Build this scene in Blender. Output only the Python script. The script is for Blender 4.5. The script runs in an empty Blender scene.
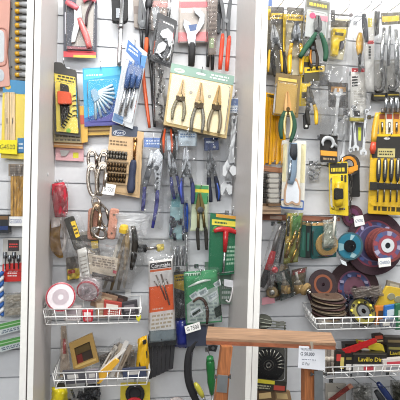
import bpy, math, random
import numpy as np
from mathutils import Vector

# ---------------------------------------------------------------- camera, light, exposure
ZO = 0.65
CAM = dict(D=1.585833, z=0.772793 + ZO, yaw=0.153895, pitch=-0.013781, roll=0.026342, f=422.64)
XL, XR, UD = -0.2863, 0.3686, 0.2683          # inner faces of the two upright panels, their depth
scene = bpy.context.scene
col = scene.collection
_cy, _sy = math.cos(CAM['yaw']), math.sin(CAM['yaw'])
_cp, _sp = math.cos(CAM['pitch']), math.sin(CAM['pitch'])
FW = Vector((_sy * _cp, _cy * _cp, _sp))
_r = Vector((_cy, -_sy, 0)); _u = _r.cross(FW)
RT = _r * math.cos(CAM['roll']) + _u * math.sin(CAM['roll'])
UP = _u * math.cos(CAM['roll']) - _r * math.sin(CAM['roll'])
CP = Vector((0, -CAM['D'], CAM['z']))
cd = bpy.data.cameras.new('camera'); cam = bpy.data.objects.new('camera', cd); col.objects.link(cam)
from mathutils import Matrix
cam.matrix_world = Matrix(((RT.x, UP.x, -FW.x, CP.x), (RT.y, UP.y, -FW.y, CP.y), (RT.z, UP.z, -FW.z, CP.z), (0, 0, 0, 1)))
cd.sensor_width = 36.0; cd.lens = 36.0 * CAM['f'] / 400.0; cd.clip_start = 0.02
scene.camera = cam
world = bpy.data.worlds.new('World'); scene.world = world; world.use_nodes = True
bg = world.node_tree.nodes['Background']; bg.inputs[0].default_value = (0.97, 0.98, 1.0, 1); bg.inputs[1].default_value = 0.3

def area(name, loc, target, sx, sy, power, colr=(1, 1, 1)):
    l = bpy.data.lights.new(name, 'AREA'); l.shape = 'RECTANGLE'; l.size = sx; l.size_y = sy; l.energy = power; l.color = colr
    o = bpy.data.objects.new(name, l); col.objects.link(o); o.location = loc
    o.rotation_euler = (Vector(target) - Vector(loc)).to_track_quat('-Z', 'Y').to_euler()
    return o
area('ceiling_lamp', (0.45, -1.0, 3.0), (0.3, 0.1, 1.3), 2.4, 0.3, 62, (1, 0.985, 0.96))
area('shopfront_daylight', (-0.5, -3.4, 2.55), (0.2, 0, 1.6), 2.6, 1.3, 58, (0.97, 0.985, 1.0))
vs = scene.view_settings
vs.view_transform = 'Standard'; vs.look = 'None'; vs.gamma = 1.0; vs.use_curve_mapping = False
vs.exposure = 0.24
scene.cycles.transparent_max_bounces = 24
scene.cycles.max_bounces = 8
scene.cycles.filter_width = 1.05
random.seed(7)

# ---------------------------------------------------------------- helpers: pixel on a depth plane -> place on the wall
def ray(px, py): return FW * CAM['f'] + RT * (px - 200) - UP * (py - 200)
def W(px, py, d):
    v = ray(px, py); return CP + v * ((-d - CP.y) / v.y)
def WZ(px, py, z):
    v = ray(px, py); return CP + v * ((z - CP.z) / v.z)
def S(px, py, d): return (W(px, py, d) - CP).dot(FW) / CAM['f']      # metres per pixel there

def lin(h):
    h = h.lstrip('#'); o = []
    for i in (0, 2, 4):
        c = int(h[i:i + 2], 16) / 255; o.append(c / 12.92 if c <= .04045 else ((c + .055) / 1.055) ** 2.4)
    return o + [1]
MATS = {}
KIND = dict(matte=(.65, 0, .04), card=(.42, 0, .03), paper=(.8, 0, .03), gloss=(.22, 0, .02), rubber=(.75, 0, .05), metal=(.26, 1, .12),
            satin=(.5, 1, .06), wood=(.6, 0, .3), print=(.5, 0, 0), white=(.4, 0, .015), grain=(.9, 0, .22), plastic=(.35, 0, .02))
def mat(spec):
    if spec in MATS: return MATS[spec]
    kind, hx = spec.split(':')[:2]; extra = spec.split(':')[2:]
    m = bpy.data.materials.new(spec.replace(':', '_')); m.use_nodes = True; MATS[spec] = m
    nt = m.node_tree; N = nt.nodes; L = nt.links; b = N['Principled BSDF']; out = N['Material Output']
    c = lin(hx); tc = N.new('ShaderNodeTexCoord')
    if kind in ('film', 'blister'):
        fac = float(extra[0]) if extra else .1
        milky = fac > .35                                    # cloudy bags keep a tinted diffuse sheet
        no = N.new('ShaderNodeTexNoise'); no.inputs['Scale'].default_value = 26; no.inputs['Detail'].default_value = 2; no.inputs['Distortion'].default_value = 2.5
        L.new(tc.outputs['Object'], no.inputs['Vector'])
        bp = N.new('ShaderNodeBump'); bp.inputs['Strength'].default_value = .7 if kind == 'film' else .15; bp.inputs['Distance'].default_value = .006
        L.new(no.outputs[0], bp.inputs['Height'])
        gl = N.new('ShaderNodeBsdfGlossy'); gl.inputs['Roughness'].default_value = .09 if kind == 'film' else .05; L.new(bp.outputs[0], gl.inputs['Normal'])
        tr = N.new('ShaderNodeBsdfTransparent'); mx = N.new('ShaderNodeMixShader'); mx2 = N.new('ShaderNodeMixShader')
        d1 = N.new('ShaderNodeBsdfDiffuse'); d1.inputs[0].default_value = c; d2 = N.new('ShaderNodeBsdfTranslucent'); d2.inputs[0].default_value = c
        df = N.new('ShaderNodeMixShader'); df.inputs[0].default_value = .4; L.new(d1.outputs[0], df.inputs[1]); L.new(d2.outputs[0], df.inputs[2])
        mx2.inputs[0].default_value = fac if milky else fac * (.42 if kind == 'film' else .02); L.new(tr.outputs[0], mx2.inputs[1]); L.new(df.outputs[0], mx2.inputs[2])
        fr = N.new('ShaderNodeFresnel'); fr.inputs[0].default_value = 1.4 if kind == 'film' else 1.12; L.new(bp.outputs[0], fr.inputs['Normal'])
        L.new(fr.outputs[0], mx.inputs[0]); L.new(mx2.outputs[0], mx.inputs[1]); L.new(gl.outputs[0], mx.inputs[2]); L.new(mx.outputs[0], out.inputs[0])
        N.remove(b)
        return m
    rough, metal, var = KIND[kind]
    b.inputs['Roughness'].default_value = rough; b.inputs['Metallic'].default_value = metal
    if kind == 'gloss': b.inputs['Coat Weight'].default_value = .3
    if var:
        no = N.new('ShaderNodeTexNoise'); no.inputs['Detail'].default_value = 4
        mp = N.new('ShaderNodeMapping'); L.new(tc.outputs['Object'], mp.inputs[0]); L.new(mp.outputs[0], no.inputs['Vector'])
        no.inputs['Scale'].default_value = 60
        if kind == 'wood': mp.inputs['Scale'].default_value = (.35, 4, 4) if 'x' in extra else (5, 5, .35); no.inputs['Scale'].default_value = 30; no.inputs['Distortion'].default_value = 1
        if kind == 'grain': no.inputs['Scale'].default_value = 320
        mr = N.new('ShaderNodeMapRange'); mr.inputs['To Min'].default_value = 1 - var * 1.5; mr.inputs['To Max'].default_value = 1 + var * 1.5
        mr.inputs['From Min'].default_value = .25; mr.inputs['From Max'].default_value = .75
        L.new(no.outputs[0], mr.inputs[0])
        mul = N.new('ShaderNodeMix'); mul.data_type = 'RGBA'; mul.blend_type = 'MULTIPLY'; mul.inputs[0].default_value = 1
        mul.inputs[6].default_value = c; L.new(mr.outputs[0], mul.inputs[7]); L.new(mul.outputs[2], b.inputs['Base Color'])
        if kind in ('wood', 'grain', 'matte', 'rubber', 'white'):
            bp = N.new('ShaderNodeBump'); bp.inputs['Strength'].default_value = .15; bp.inputs['Distance'].default_value = .002
            L.new(no.outputs[0], bp.inputs['Height']); L.new(bp.outputs[0], b.inputs['Normal'])
    else: b.inputs['Base Color'].default_value = c
    return m

# outlines in picture units
def rect(x0, y0, x1, y1): return [(x0, y0), (x1, y0), (x1, y1), (x0, y1)]
def rnd(q, r=1.5, n=3):
    o = []; k = len(q)
    for i in range(k):
        a = Vector(q[i - 1]); b = Vector(q[i]); c = Vector(q[(i + 1) % k])
        u = (a - b); v = (c - b); rr = min(r, u.length * .45, v.length * .45); u.normalize(); v.normalize()
        p, s = b + u * rr, b + v * rr
        for j in range(n + 1):
            t = j / n; o.append(tuple(p * (1 - t) ** 2 + b * (2 * t * (1 - t)) + s * t * t))
    return o
def ell(cx, cy, rx, ry=None, n=20, a=0):
    ry = rx if ry is None else ry; ca, sa = math.cos(math.radians(a)), math.sin(math.radians(a))
    return [(cx + rx * math.cos(2 * math.pi * i / n) * ca + ry * math.sin(2 * math.pi * i / n) * sa,
             cy - rx * math.cos(2 * math.pi * i / n) * sa + ry * math.sin(2 * math.pi * i / n) * ca) for i in range(n)]
def bar(x0, y0, x1, y1, w):
    v = Vector((x1 - x0, y1 - y0)).normalized(); nx, ny = -v.y * w, v.x * w
    return [(x0 + nx, y0 + ny), (x1 + nx, y1 + ny), (x1 - nx, y1 - ny), (x0 - nx, y0 - ny)]
def lerp(a, b, t): return tuple(a[i] * (1 - t) + b[i] * t for i in range(len(a)))
def inq(q, u, v): return lerp(lerp(q[0], q[1], u), lerp(q[3], q[2], u), v)      # point inside a TL,TR,BR,BL quad
def sub(q, u0, v0, u1, v1): return [inq(q, u0, v0), inq(q, u1, v0), inq(q, u1, v1), inq(q, u0, v1)]
def curve(pts, n=5):
    if len(pts) < 3: return list(pts)
    P = [Vector(p) for p in pts]; P = [P[0] * 2 - P[1]] + P + [P[-1] * 2 - P[-2]]; o = []
    for i in range(1, len(P) - 2):
        for k in range(n):
            t = k / n; a, b, c, e = P[i - 1:i + 3]
            o.append(tuple(.5 * (2 * b + (c - a) * t + (2 * a - 5 * b + 4 * c - e) * t * t + (3 * b - a - 3 * c + e) * t ** 3)))
    o.append(tuple(P[-2])); return o

class MB:
    def __init__(s): s.v = []; s.f = []; s.sm = []
    def face(s, f, sm=False): s.f.append(f); s.sm.append(sm)
    def prism(s, pts, d, t, bev=0.0):
        n = len(pts); a = sum((pts[i][0] * pts[(i + 1) % n][1] - pts[(i + 1) % n][0] * pts[i][1]) for i in range(n))
        if a < 0: pts = pts[::-1]
        rings = [(pts, d), (pts, d + t)]
        if bev:
            cx = sum(p[0] for p in pts) / n; cy = sum(p[1] for p in pts) / n; R = max(math.hypot(p[0] - cx, p[1] - cy) for p in pts)
            k = max(.3, 1 - bev / R); sc = [(cx + (p[0] - cx) * k, cy + (p[1] - cy) * k) for p in pts]
            bm = min(t * .6, bev * S(cx, cy, d)); rings = [(pts, d), (pts, d + t - bm), (sc, d + t)]
        b = len(s.v)
        for P, dd in rings: s.v += [W(p[0], p[1], d + t) + Vector((0, d + t - dd, 0)) for p in P]     # straight back from the front outline
        for k in range(len(rings) - 1):
            for i in range(n):
                j = (i + 1) % n; s.face([b + k * n + i, b + k * n + j, b + (k + 1) * n + j, b + (k + 1) * n + i])
        s.face([b + i for i in range(n)][::1]); s.face([b + (len(rings) - 1) * n + i for i in range(n)][::-1])
        return s
    def frame(s, outer, inner, d, t):
        n = len(outer); b = len(s.v)
        for P, dd in ((outer, d), (outer, d + t), (inner, d + t), (inner, d)): s.v += [W(p[0], p[1], d + t) + Vector((0, d + t - dd, 0)) for p in P]
        for k in range(4):
            for i in range(n):
                j = (i + 1) % n; s.face([b + k * n + i, b + k * n + j, b + ((k + 1) % 4) * n + j, b + ((k + 1) % 4) * n + i])
        return s
    def tube_w(s, P, R, n=8, flat=1.0, closed=False, nrm=None):
        """P world points, R radii in metres"""
        P = [Vector(p) for p in P]; m = len(P); b = len(s.v)
        if not isinstance(R, (list, tuple)): R = [R] * m
        for i in range(m):
            if closed: tg = P[(i + 1) % m] - P[i - 1]
            else: tg = P[min(i + 1, m - 1)] - P[max(i - 1, 0)]
            tg.normalize(); ref = Vector((0, -1, 0))
            if abs(tg.dot(ref)) > .95: ref = Vector((0, 0, 1))
            sd = tg.cross(ref).normalized(); dp = sd.cross(tg).normalized()
            for k in range(n):
                a = 2 * math.pi * k / n; s.v.append(P[i] + sd * (math.cos(a) * R[i]) + dp * (math.sin(a) * R[i] * flat))
        for i in range(m if closed else m - 1):
            i2 = (i + 1) % m
            for k in range(n): s.face([b + i * n + k, b + i * n + (k + 1) % n, b + i2 * n + (k + 1) % n, b + i2 * n + k], True)
        if not closed:
            s.face([b + k for k in range(n)][::-1]); s.face([b + (m - 1) * n + k for k in range(n)])
        return s
    def tube(s, path, r, n=8, flat=1.0, sm=0, closed=False):
        """path of (x, y, depth); r in picture units"""
        if sm: 
            if isinstance(r, (list, tuple)):
                rr = curve([(q, 0, 0) for q in r], sm); r = [max(.05, q[0]) for q in rr]
            path = curve(path, sm)
        P = [W(*p) for p in path]
        if not isinstance(r, (list, tuple)): r = [r] * len(path)
        return s.tube_w(P, [q * S(*p) for q, p in zip(r, path)], n, flat, closed)
    def rev(s, c, prof, n=28, nrm=None):
        """profile [(radius px, height m)] turned about the axis nrm through W(c)"""
        C = W(*c); k = S(*c); ax = Vector(nrm or (0, -1, 0)).normalized()
        e1 = ax.cross(Vector((0, 0, 1)));  e1 = e1.normalized() if e1.length > .01 else Vector((1, 0, 0)); e2 = ax.cross(e1)
        b = len(s.v); m = len(prof)
        for r, h in prof:
            for i in range(n):
                a = 2 * math.pi * i / n; s.v.append(C + ax * h + (e1 * math.cos(a) + e2 * math.sin(a)) * (r * k))
        for j in range(m - 1):
            for i in range(n): s.face([b + j * n + i, b + j * n + (i + 1) % n, b + (j + 1) * n + (i + 1) % n, b + (j + 1) * n + i])
        if prof[0] != prof[-1]:
            if prof[0][0] > .01: s.face([b + i for i in range(n)][::-1])
            if prof[-1][0] > .01: s.face([b + (m - 1) * n + i for i in range(n)])
        return s
    def pillow(s, q, d, h, nx=8, ny=10, noise=.35, seed=0, smooth=True):
        rg = random.Random(seed); b = len(s.v)
        ph = [(rg.uniform(4, 13), rg.uniform(4, 13), rg.uniform(0, 6)) for _ in range(4)]
        for sheet in ((0, 1) if smooth else (1,)):
            for j in range(ny + 1):
                for i in range(nx + 1):
                    u, v = i / nx, j / ny; e = (1 - (2 * u - 1) ** 2) * (1 - (2 * v - 1) ** 4); e = max(e, 0) ** .5
                    w = sum(math.sin(a * u + c * v + p) for a, c, p in ph) / 4
                    x, y = inq(q, u, v)
                    if i in (0, nx) or j in (0, ny): x += rg.uniform(-.6, .6); y += rg.uniform(-.6, .6)
                    dd = d + (h * (.55 + e * (.45 + noise * w) + noise * (.35 if smooth else .9) * rg.uniform(-1, 1) * e) if sheet and e > 0 else 0) + (0.0004 if sheet else 0)
                    s.v.append(W(x, y, dd))
        k = (nx + 1) * (ny + 1) if smooth else 0
        for sheet in ((0, 1) if smooth else (1,)):
            for j in range(ny):
                for i in range(nx):
                    a = b + sheet * k + j * (nx + 1) + i; f = [a, a + 1, a + nx + 2, a + nx + 1]
                    s.face(f if not sheet else f[::-1], smooth or not sheet)
        return s
    def box_w(s, x0, x1, y0, y1, z0, z1):
        b = len(s.v); s.v += [Vector(p) for p in ((x0, y0, z0), (x1, y0, z0), (x1, y1, z0), (x0, y1, z0), (x0, y0, z1), (x1, y0, z1), (x1, y1, z1), (x0, y1, z1))]
        for f in ((3, 2, 1, 0), (4, 5, 6, 7), (0, 1, 5, 4), (1, 2, 6, 5), (2, 3, 7, 6), (3, 0, 4, 7)): s.face([b + i for i in f])
        return s
    def obj(s, name, m, parent=None, org=None):
        """one mesh object; parent = thing or part"""
        if parent is not None: org = Vector(parent['_o'])
        elif org is None:
            xs = [v.x for v in s.v]; ys = [v.y for v in s.v]; zs = [v.z for v in s.v]
            org = Vector(((min(xs) + max(xs)) / 2, (min(ys) + max(ys)) / 2, min(zs)))
        me = bpy.data.meshes.new(name); me.from_pydata([tuple(v - org) for v in s.v], [], s.f)
        me.polygons.foreach_set('use_smooth', s.sm); me.materials.append(mat(m)); me.update()
        o = bpy.data.objects.new(name, me); col.objects.link(o); o['_o'] = tuple(org)
        if parent is not None: o.parent = parent
        else: o.location = org
        return o
def tag(o, label, cat, group=None):
    o['label'] = label; o['category'] = cat
    if group: o['group'] = group
    return o
def T(name, label, cat, at, group=None):
    o = bpy.data.objects.new(name, None); o.empty_display_size = .02; col.objects.link(o)
    o.location = W(*at); o['_o'] = tuple(o.location); LAST[0] = label; return tag(o, label, cat, group)
def slab(t, name, pts, d, th, m, bev=0): return MB().prism(pts, d, th, bev).obj(name, m, t)
def tube(t, name, path, r, m, n=8, flat=1.0, sm=0, closed=False): return MB().tube(path, r, n, flat, sm, closed).obj(name, m, t)
def line2(t, name, x0, y0, x1, y1, d, r, m, flat=1.0, n=8): return tube(t, name, [(x0, y0, d), (x1, y1, d)], r, m, n, flat)
def blister(t, q, d, h, r=2, name='clear_blister', m='blister:ffffff:.1'): return slab(t, name, rnd(q, r), d, h, m, 1.4)
def film(t, q, d, h, seed=0, name='clear_bag', m='film:f4f6f8:.2', noise=.35, nx=8, ny=10):
    if m.startswith('film'): return MB().pillow(q, d, h, int(nx * 1.3), int(ny * 1.4), noise, seed, False).obj(name, m, t)
    return MB().pillow(q, d, h, nx, ny, noise, seed).obj(name, m, t)
def text(t, body, cx, cy, hgt, d, m, ang=0, wid=None, name='lettering', bold=0):
    cu = bpy.data.curves.new('txt', 'FONT'); cu.body = body; cu.size = 1; cu.align_x = 'CENTER'; cu.align_y = 'CENTER'; cu.offset = bold; cu.resolution_u = 2
    ob = bpy.data.objects.new('txt', cu); me = bpy.data.meshes.new_from_object(ob)
    xs = [v.co.x for v in me.vertices]; ys = [v.co.y for v in me.vertices]
    if not xs: return None
    w = (max(xs) - min(xs)) or 1; h = (max(ys) - min(ys)) or 1; mx = (max(xs) + min(xs)) / 2; my = (max(ys) + min(ys)) / 2
    sy = hgt / h; sx = sy if wid is None else wid / w; ca, sa = math.cos(math.radians(ang)), math.sin(math.radians(ang)); org = Vector(t['_o'])
    for v in me.vertices:
        x, y = (v.co.x - mx) * sx, (v.co.y - my) * sy
        v.co = W(cx + x * ca - y * sa, cy - (x * sa + y * ca), d) - org
    me.materials.clear(); me.materials.append(mat(m)); o = bpy.data.objects.new(name, me); col.objects.link(o); o.parent = t; o['_o'] = tuple(org)
    bpy.data.objects.remove(ob); bpy.data.curves.remove(cu); return o
def rows(t, q, n, d, m, name='printed_text', seed=1, fill=.5):
    """rows of small printed words on a card"""
    rg = random.Random(seed); b = MB()
    for j in range(n):
        u = rg.uniform(0, .08)
        while u < .95:
            w = rg.uniform(.06, .2); u1 = min(u + w, 1)
            b.prism(sub(q, u, (j + .5 - fill / 2) / n, u1, (j + .5 + fill / 2) / n), d, .0004); u = u1 + .05
    return b.obj(name, m, t)
def price_tag(t, q, txt, d, m='paper:f2f2ee', ink='print:222a44', ang=0, hgt=None):
    p = slab(t, 'price_tag', q, d, .0008, m)
    c = inq(q, .5, .5); h = abs(q[3][1] - q[0][1]); w = math.dist(q[0], q[1])
    text(p, txt, c[0], c[1], hgt or h * .5, d + .0012, ink, ang, w * .8, 'handwriting'); return p
LAST = ['']
HOOKG = 'wire display hooks in the slatted wall'
USED = set()
def hook_label():
    w = LAST[0].split()[:10]
    while w[-1] in ('a', 'an', 'the', 'in', 'on', 'of', 'with', 'and', 'under', 'at', 'behind', 'by', 'below', 'beside', 'above', 'left', 'right', 'to'): w.pop()
    s = 'thin steel wire hook holding the ' + ' '.join(w)
    if s in USED: s = s.replace('thin steel', 'second steel')
    USED.add(s); return s
def hook(px, py, d, tip=.018):
    e = .075 if tip == .025 else .02
    P = W(px, py, d); x, z = P.x, P.z; b = MB()
    b.tube_w([(x, .004, z), (x, -d - e, z), (x, -d - e - .008, z + .004), (x, -d - e - .011, z + tip)], .0017, 6)
    b.box_w(x - .008, x + .008, -.002, .0015, z - .006, z + .010)
    return tag(b.obj('display_hook', 'metal:b9bcc0', None, Vector((x, 0, z))), hook_label(), 'hook', HOOKG)
def uv(pv, ang):
    a = math.radians(ang); ux, uy = math.cos(a), -math.sin(a); vx, vy = math.sin(a), math.cos(a)
    return lambda u, v: (pv[0] + ux * u + vx * v, pv[1] + uy * u + vy * v)
def pliers(t, pv, ang, j, h, sp, d, jaw='metal:9a9c9e', grip='gloss:333333', gr=1.9, jw=.26, end=.8, grip2=None, tang=.2, th=.010):
    f = uv(pv, ang)
    for s in (-1, 1):
        slab(t, 'jaw', [f(-.2 * j, s * .1), f(-.2 * j, s * jw * j * .7), f(.12 * j, s * jw * j), f(.35 * j, s * jw * j * .85), f(j, s * max(.8, jw * j * .3)), f(j, s * .35), f(.2 * j, s * .3)], d + (.0 if s < 0 else .0006), th, jaw, .5)
        pth = [f(-.05 * j, s * jw * j * .5), f(-tang * h, s * sp * .75), f(-.5 * h, s * sp), f(-.8 * h, s * sp * (1 + end) / 2), f(-h, s * sp * end)]
        p3 = [(x, y, d + th * .5) for x, y in pth]
        tube(t, 'tang', p3[:2], gr * .8, jaw, 6, .7)
        tube(t, 'handle', p3[1:], [gr * .75, gr, gr, gr * .7], grip if s < 0 or not grip2 else grip2, 8, .8, 3)
    MB().rev((pv[0], pv[1], d + th), [(jw * j * .72, 0), (jw * j * .72, .0015), (jw * j * .4, .0025)], 14).obj('pivot_bolt', 'satin:5c5e60', t)
def spanner(t, a, b, w, d, m='metal:c9cbcc', th=.006, name='spanner', openw=2.2, ringw=1.8):
    """combination spanner: open jaw at a, ring at b"""
    L = math.dist(a, b); ang = math.degrees(math.atan2(-(a[1] - b[1]), a[0] - b[0])); f = uv(b, ang); o = w * openw; r = w * ringw; mb = MB()
    mb.prism([f(r * .7, w * .6), f(r * .7, -w * .6), f(L - o, -w * .75), f(L - o, w * .75)], d, th * .7, .2)
    mb.prism([f(L - o * 1.2, -w * .7), f(L - o * .5, -o), f(L + o * .5, -o * .9), f(L + o * .55, -o * .35), f(L - o * .2, -o * .4), f(L - o * .35, 0), f(L - o * .2, o * .4), f(L + o * .55, o * .35), f(L + o * .5, o * .9), f(L - o * .5, o), f(L - o * 1.2, w * .7)], d, th)
    c = f(0, 0); mb.rev((c[0], c[1], d), [(r, 0), (r, th), (r * .5, th), (r * .5, 0), (r, 0)], 14)
    return mb.obj(name, m, t)
def adjustable(t, top, bot, w, d, m='metal:c9cbcc', grip=None):
    """adjustable wrench, jaw at top"""
    L = math.dist(top, bot); ang = math.degrees(math.atan2(-(top[1] - bot[1]), top[0] - bot[0])); f = uv(bot, ang)
    slab(t, 'wrench_body', [f(0, -w * .8), f(0, w * .8), f(L * .6, w * .6), f(L * .74, w * 1.2), f(L * .86, w * 2.4), f(L, w * 2.3), f(L * 1.02, w * 1.4), f(L * .88, w * .5), f(L * .86, -w * .5), f(L * .78, -w * 1.2), f(L * .6, -w * .6)], d, .009, m, .4)
    slab(t, 'movable_jaw', [f(L * .82, -w * .55), f(L * .87, w * .35), f(L * .92, w * .3), f(L * 1.0, -w * .9), f(L * .97, -w * 1.9), f(L * .84, -w * 1.7)], d + .001, .009, m, .4)
    a, b = f(L * .79, -w * .9), f(L * .8, w * .5); line2(t, 'adjusting_screw', a[0], a[1], b[0], b[1], d + .008, w * .35, 'satin:8a8c90')
    if grip: a, b = f(-L * .02, 0), f(L * .55, 0); line2(t, 'handle_grip', a[0], a[1], b[0], b[1], d + .005, w * .95, grip, .8)
def driver(t, a, b, c, hr, sr, d, grip, shaft='metal:b5b7b8', name=True):
    """screwdriver: handle a->b, shaft b->c"""
    n = 7; P = [lerp(a, b, i / (n - 1)) + (d,) for i in range(n)]
    tube(t, 'handle', P, [hr * .7, hr, hr, hr * .9, hr * .95, hr * .7, hr * .5], grip, 8)
    line2(t, 'shaft', b[0], b[1], c[0], c[1], d, sr, shaft)
def disc(t, name, c, r0, r1, d, th, m, n=36, nrm=None):
    return MB().rev((c[0], c[1], d), [(r1, 0), (r1, th), (r0, th), (r0, 0), (r1, 0)] if r0 > 0 else [(r1, 0), (r1, th)], n, nrm).obj(name, m, t)
def loop(t, name, c, rx, ry, d, r, m, a=0, n=18): return tube(t, name, [(x, y, d) for x, y in ell(c[0], c[1], rx, ry, n, a)], r, m, 6, 1, 0, True)

# ---------------------------------------------------------------- the setting: slatted wall, upright panels, floor
def struct(o): o['kind'] = 'structure'; return o
wb = struct(MB().box_w(-1.5, 2.2, .012, .04, 0, 2.75).obj('wall_back', 'white:c9cbce', None, Vector((0, .02, 0))))
PT = .0168
X2 = XL - PT; X3 = X2 - .0042; X4 = X3 - .0185
Y1 = XR + .0185; Y2 = Y1 + .002; Y3 = Y2 + .0195
for x0, x1 in ((-1.5, X4), (XL, XR), (Y3, 2.2)):
    me = None
    for k in range(-7, 20):
        z1 = 1.4 + ZO - .1 * k - .0026; z0 = z1 - .1 + .0052
        if me is None:
            o = MB().box_w(x0, x1, 0, .012, z0, z1).obj('slat', 'white:d8dadd', wb); me = o.data; zb = z0
        else:
            o = bpy.data.objects.new('slat', me); col.objects.link(o); o.parent = wb; o.location = (0, 0, z0 - zb)
for nm, x0, x1 in (('wall_left', X2, XL), ('wall_left_outer', X4, X3), ('wall_right', XR, Y1), ('wall_right_outer', Y2, Y3)):
    w_ = struct(MB().box_w(x0, x1, -UD, .012, 0, 2.75).obj(nm, 'white:d0cbc8', None, Vector((x0, 0, 0))))
    MB().box_w(x0, x1, -UD - .0012, -UD, 0, 2.75).obj('edge_band', 'white:f4f3ee', w_)
    if nm == 'wall_left':
        P = None; k = W(48, 174, .12)
        MB().tube_w([(XL, -.12, k.z), (XL + .0012, -.12, k.z)], .007, 12).obj('screw_cap', 'white:c4c5c6', w_)
struct(MB().box_w(-3, 3.5, -5, .04, -.03, 0).obj('floor', 'matte:5f5c58', None, Vector((0, -2, 0))))
struct(MB().box_w(-3, 3.5, -5, .04, 3.05, 3.1).obj('ceiling', 'matte:f0efec', None, Vector((0, -2, 3.05))))

# ---------------------------------------------------------------- wire baskets
def basket(label, FL, FR, BL, BR, hz, dF, nv=13):
    a, b = W(*FL, dF), W(*FR, dF); z = (a.z + b.z) / 2; a.z = b.z = z
    if BL: c = W(*BL, .012)
    else: c = Vector((a.x, -.012, z))
    e = W(*BR, .012) if BR else Vector((b.x, -.012, z))
    zz = (c.z + e.z) / 2; c.z = e.z = zz; dn = Vector((0, 0, -hz)); r = .0018; M = 'gloss:f3f3f1'
    t = tag(bpy.data.objects.new('wire_basket', None), label, 'basket', 'white wire baskets on the wall'); col.objects.link(t); t.location = (a + b) / 2 + dn; t['_o'] = tuple(t.location)
    ins = lambda p, k: p + dn * k + (((a + b + c + e) / 4 - p) * (.06 * k)).to_2d().to_3d()
    fl = dn.z
    def low(p): q = ins(p, 1); q.z = z - hz; return q
    MB().tube_w([a, b, e, c], r * 1.25, 6, 1, True).obj('rim', M, t)
    MB().tube_w([low(a), low(b), low(e), low(c)], r, 6, 1, True).obj('bottom_rail', M, t)
    mid = [p.lerp(low(p), .5) for p in (a, b, e, c)]
    MB().tube_w([mid[3], mid[0], mid[1], mid[2]], r * .8, 6).obj('middle_rail', M, t)
    for i in range(nv):
        k = i / (nv - 1); p = a.lerp(b, k); q = low(a).lerp(low(b), k); p2 = c.lerp(e, k); q2 = low(c).lerp(low(e), k)
        MB().tube_w([p, q], r * .8, 6).obj('wire', M, t)
        if i % 3 == 0: MB().tube_w([q, q2, p2], r * .7, 6).obj('cross_wire', M, t)
    for i in range(1, 7):
        k = i / 7
        for u, v in ((a, c), (b, e)): MB().tube_w([u.lerp(v, k), low(u).lerp(low(v), k)], r * .8, 6).obj('wire', M, t)
        if i in (3, 5): MB().tube_w([low(a).lerp(low(c), k), low(b).lerp(low(e), k)], r * .6, 6).obj('floor_wire', M, t)
    for p in (c.lerp(e, .15), c.lerp(e, .85)):
        MB().box_w(p.x - .01, p.x + .01, -.012, -.002, p.z - .008, p.z + .02).obj('wall_clip', M, t)
    return t
basket('upper of the two white wire baskets, holding red-rimmed spools, beside the left panel', (43, 311), (141.5, 306.5), None, None, .05, .185, 10)
basket('lower white wire basket holding kraft cards and clear bags, beneath the spool basket', (52.5, 374.5), (150, 369), None, None, .05, .185, 10)
basket('white wire basket filled with cutting discs in the right bay', (315, 317.5), (412, 317), (303, 300), None, .042, .185, 12)
basket('white wire basket holding black and yellow boxes, low in the right bay', (324, 366.5), (416, 365), None, None, .042, .185, 12)
# ---------------------------------------------------------------- left bay
t = T('saw_frame_pack', 'salmon pink moulded plastic pack with rounded cut-outs at the far left edge', 'tool pack', (2, 85, .03))
q = [(-14, -4), (10, -4), (9.5, 20), (7.5, 52), (9, 72), (10, 86), (-14, 88)]
slab(t, 'moulded_panel', rnd(q, 2), .03, .008, 'plastic:c58f80')
slab(t, 'cut_out', rnd([(-10, 31), (3, 30), (4.5, 36), (4, 62), (-10, 63)], 3), .0375, .002, 'matte:c3c8cb')
slab(t, 'cut_out', rnd([(-10, 69), (2, 69), (4.5, 74), (3.5, 81), (-10, 82)], 3), .0375, .002, 'matte:b9bfc4')
tube(t, 'raised_rim', [(-6, 65.5, .038), (3, 65.5, .038), (6.4, 60, .038), (6.6, 34, .038), (4, 28.5, .038), (-6, 28, .038)], .9, 'plastic:b37d6f', 6, 1, 3)
t = T('fitting_strip', 'grey hanging strip with a column of yellow-tipped silver fittings', 'fittings strip', (18, 80, .015))
slab(t, 'backing_strip', rect(10.2, -6, 34, 80), .015, .004, 'card:6d6c68')
for k in range(-1, 11):
    y = 4.2 + 7.05 * k
    o = MB().tube([(19.5, y, .026), (22, y, .026), (22.2, y, .026), (27, y, .026), (32, y, .026)], [1.9, 1.9, 2.5, 2.5, 2.2], 10).obj('fitting', 'gloss:b9bbbd', t)
    MB().tube([(15, y + .2, .026), (16, y + .2, .026), (19.6, y, .026)], [1.5, 2.3, 2.1], 10).obj('tip', 'gloss:d8a62c', o)
for y in (9, 38, 67): disc(t, 'peg_hole', (11.6, y), 0, .9, .019, .001, 'matte:161616', 10)
t = T('wooden_pencil_pack', 'yellow and blue pack holding two pale wooden sticks, tagged with a yellow price', 'tool pack', (13, 157, .03))
q = [(3, 79), (36, 82), (36, 160), (1, 158)]
slab(t, 'backing_card', q, .03, .003, 'card:e2c93f')
slab(t, 'header', sub(q, 0, 0, 1, .17), .033, .001, 'card:3184b3')
MB().prism(ell(8, 87, 3, 2.5, 10), .0335, .001).obj('shell_emblem', 'card:e0b73a', t)
for x in (7, 12.6): 
    o = slab(t, 'wooden_stick', rnd(rect(x - 2.5, 92, x + 2.4, 150), .8), .033, .006, 'wood:d8bf97', .4)
    slab(o, 'ink_mark', rect(x - .4, 118, x + .4, 124), .0392, .0004, 'print:33302c')
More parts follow.
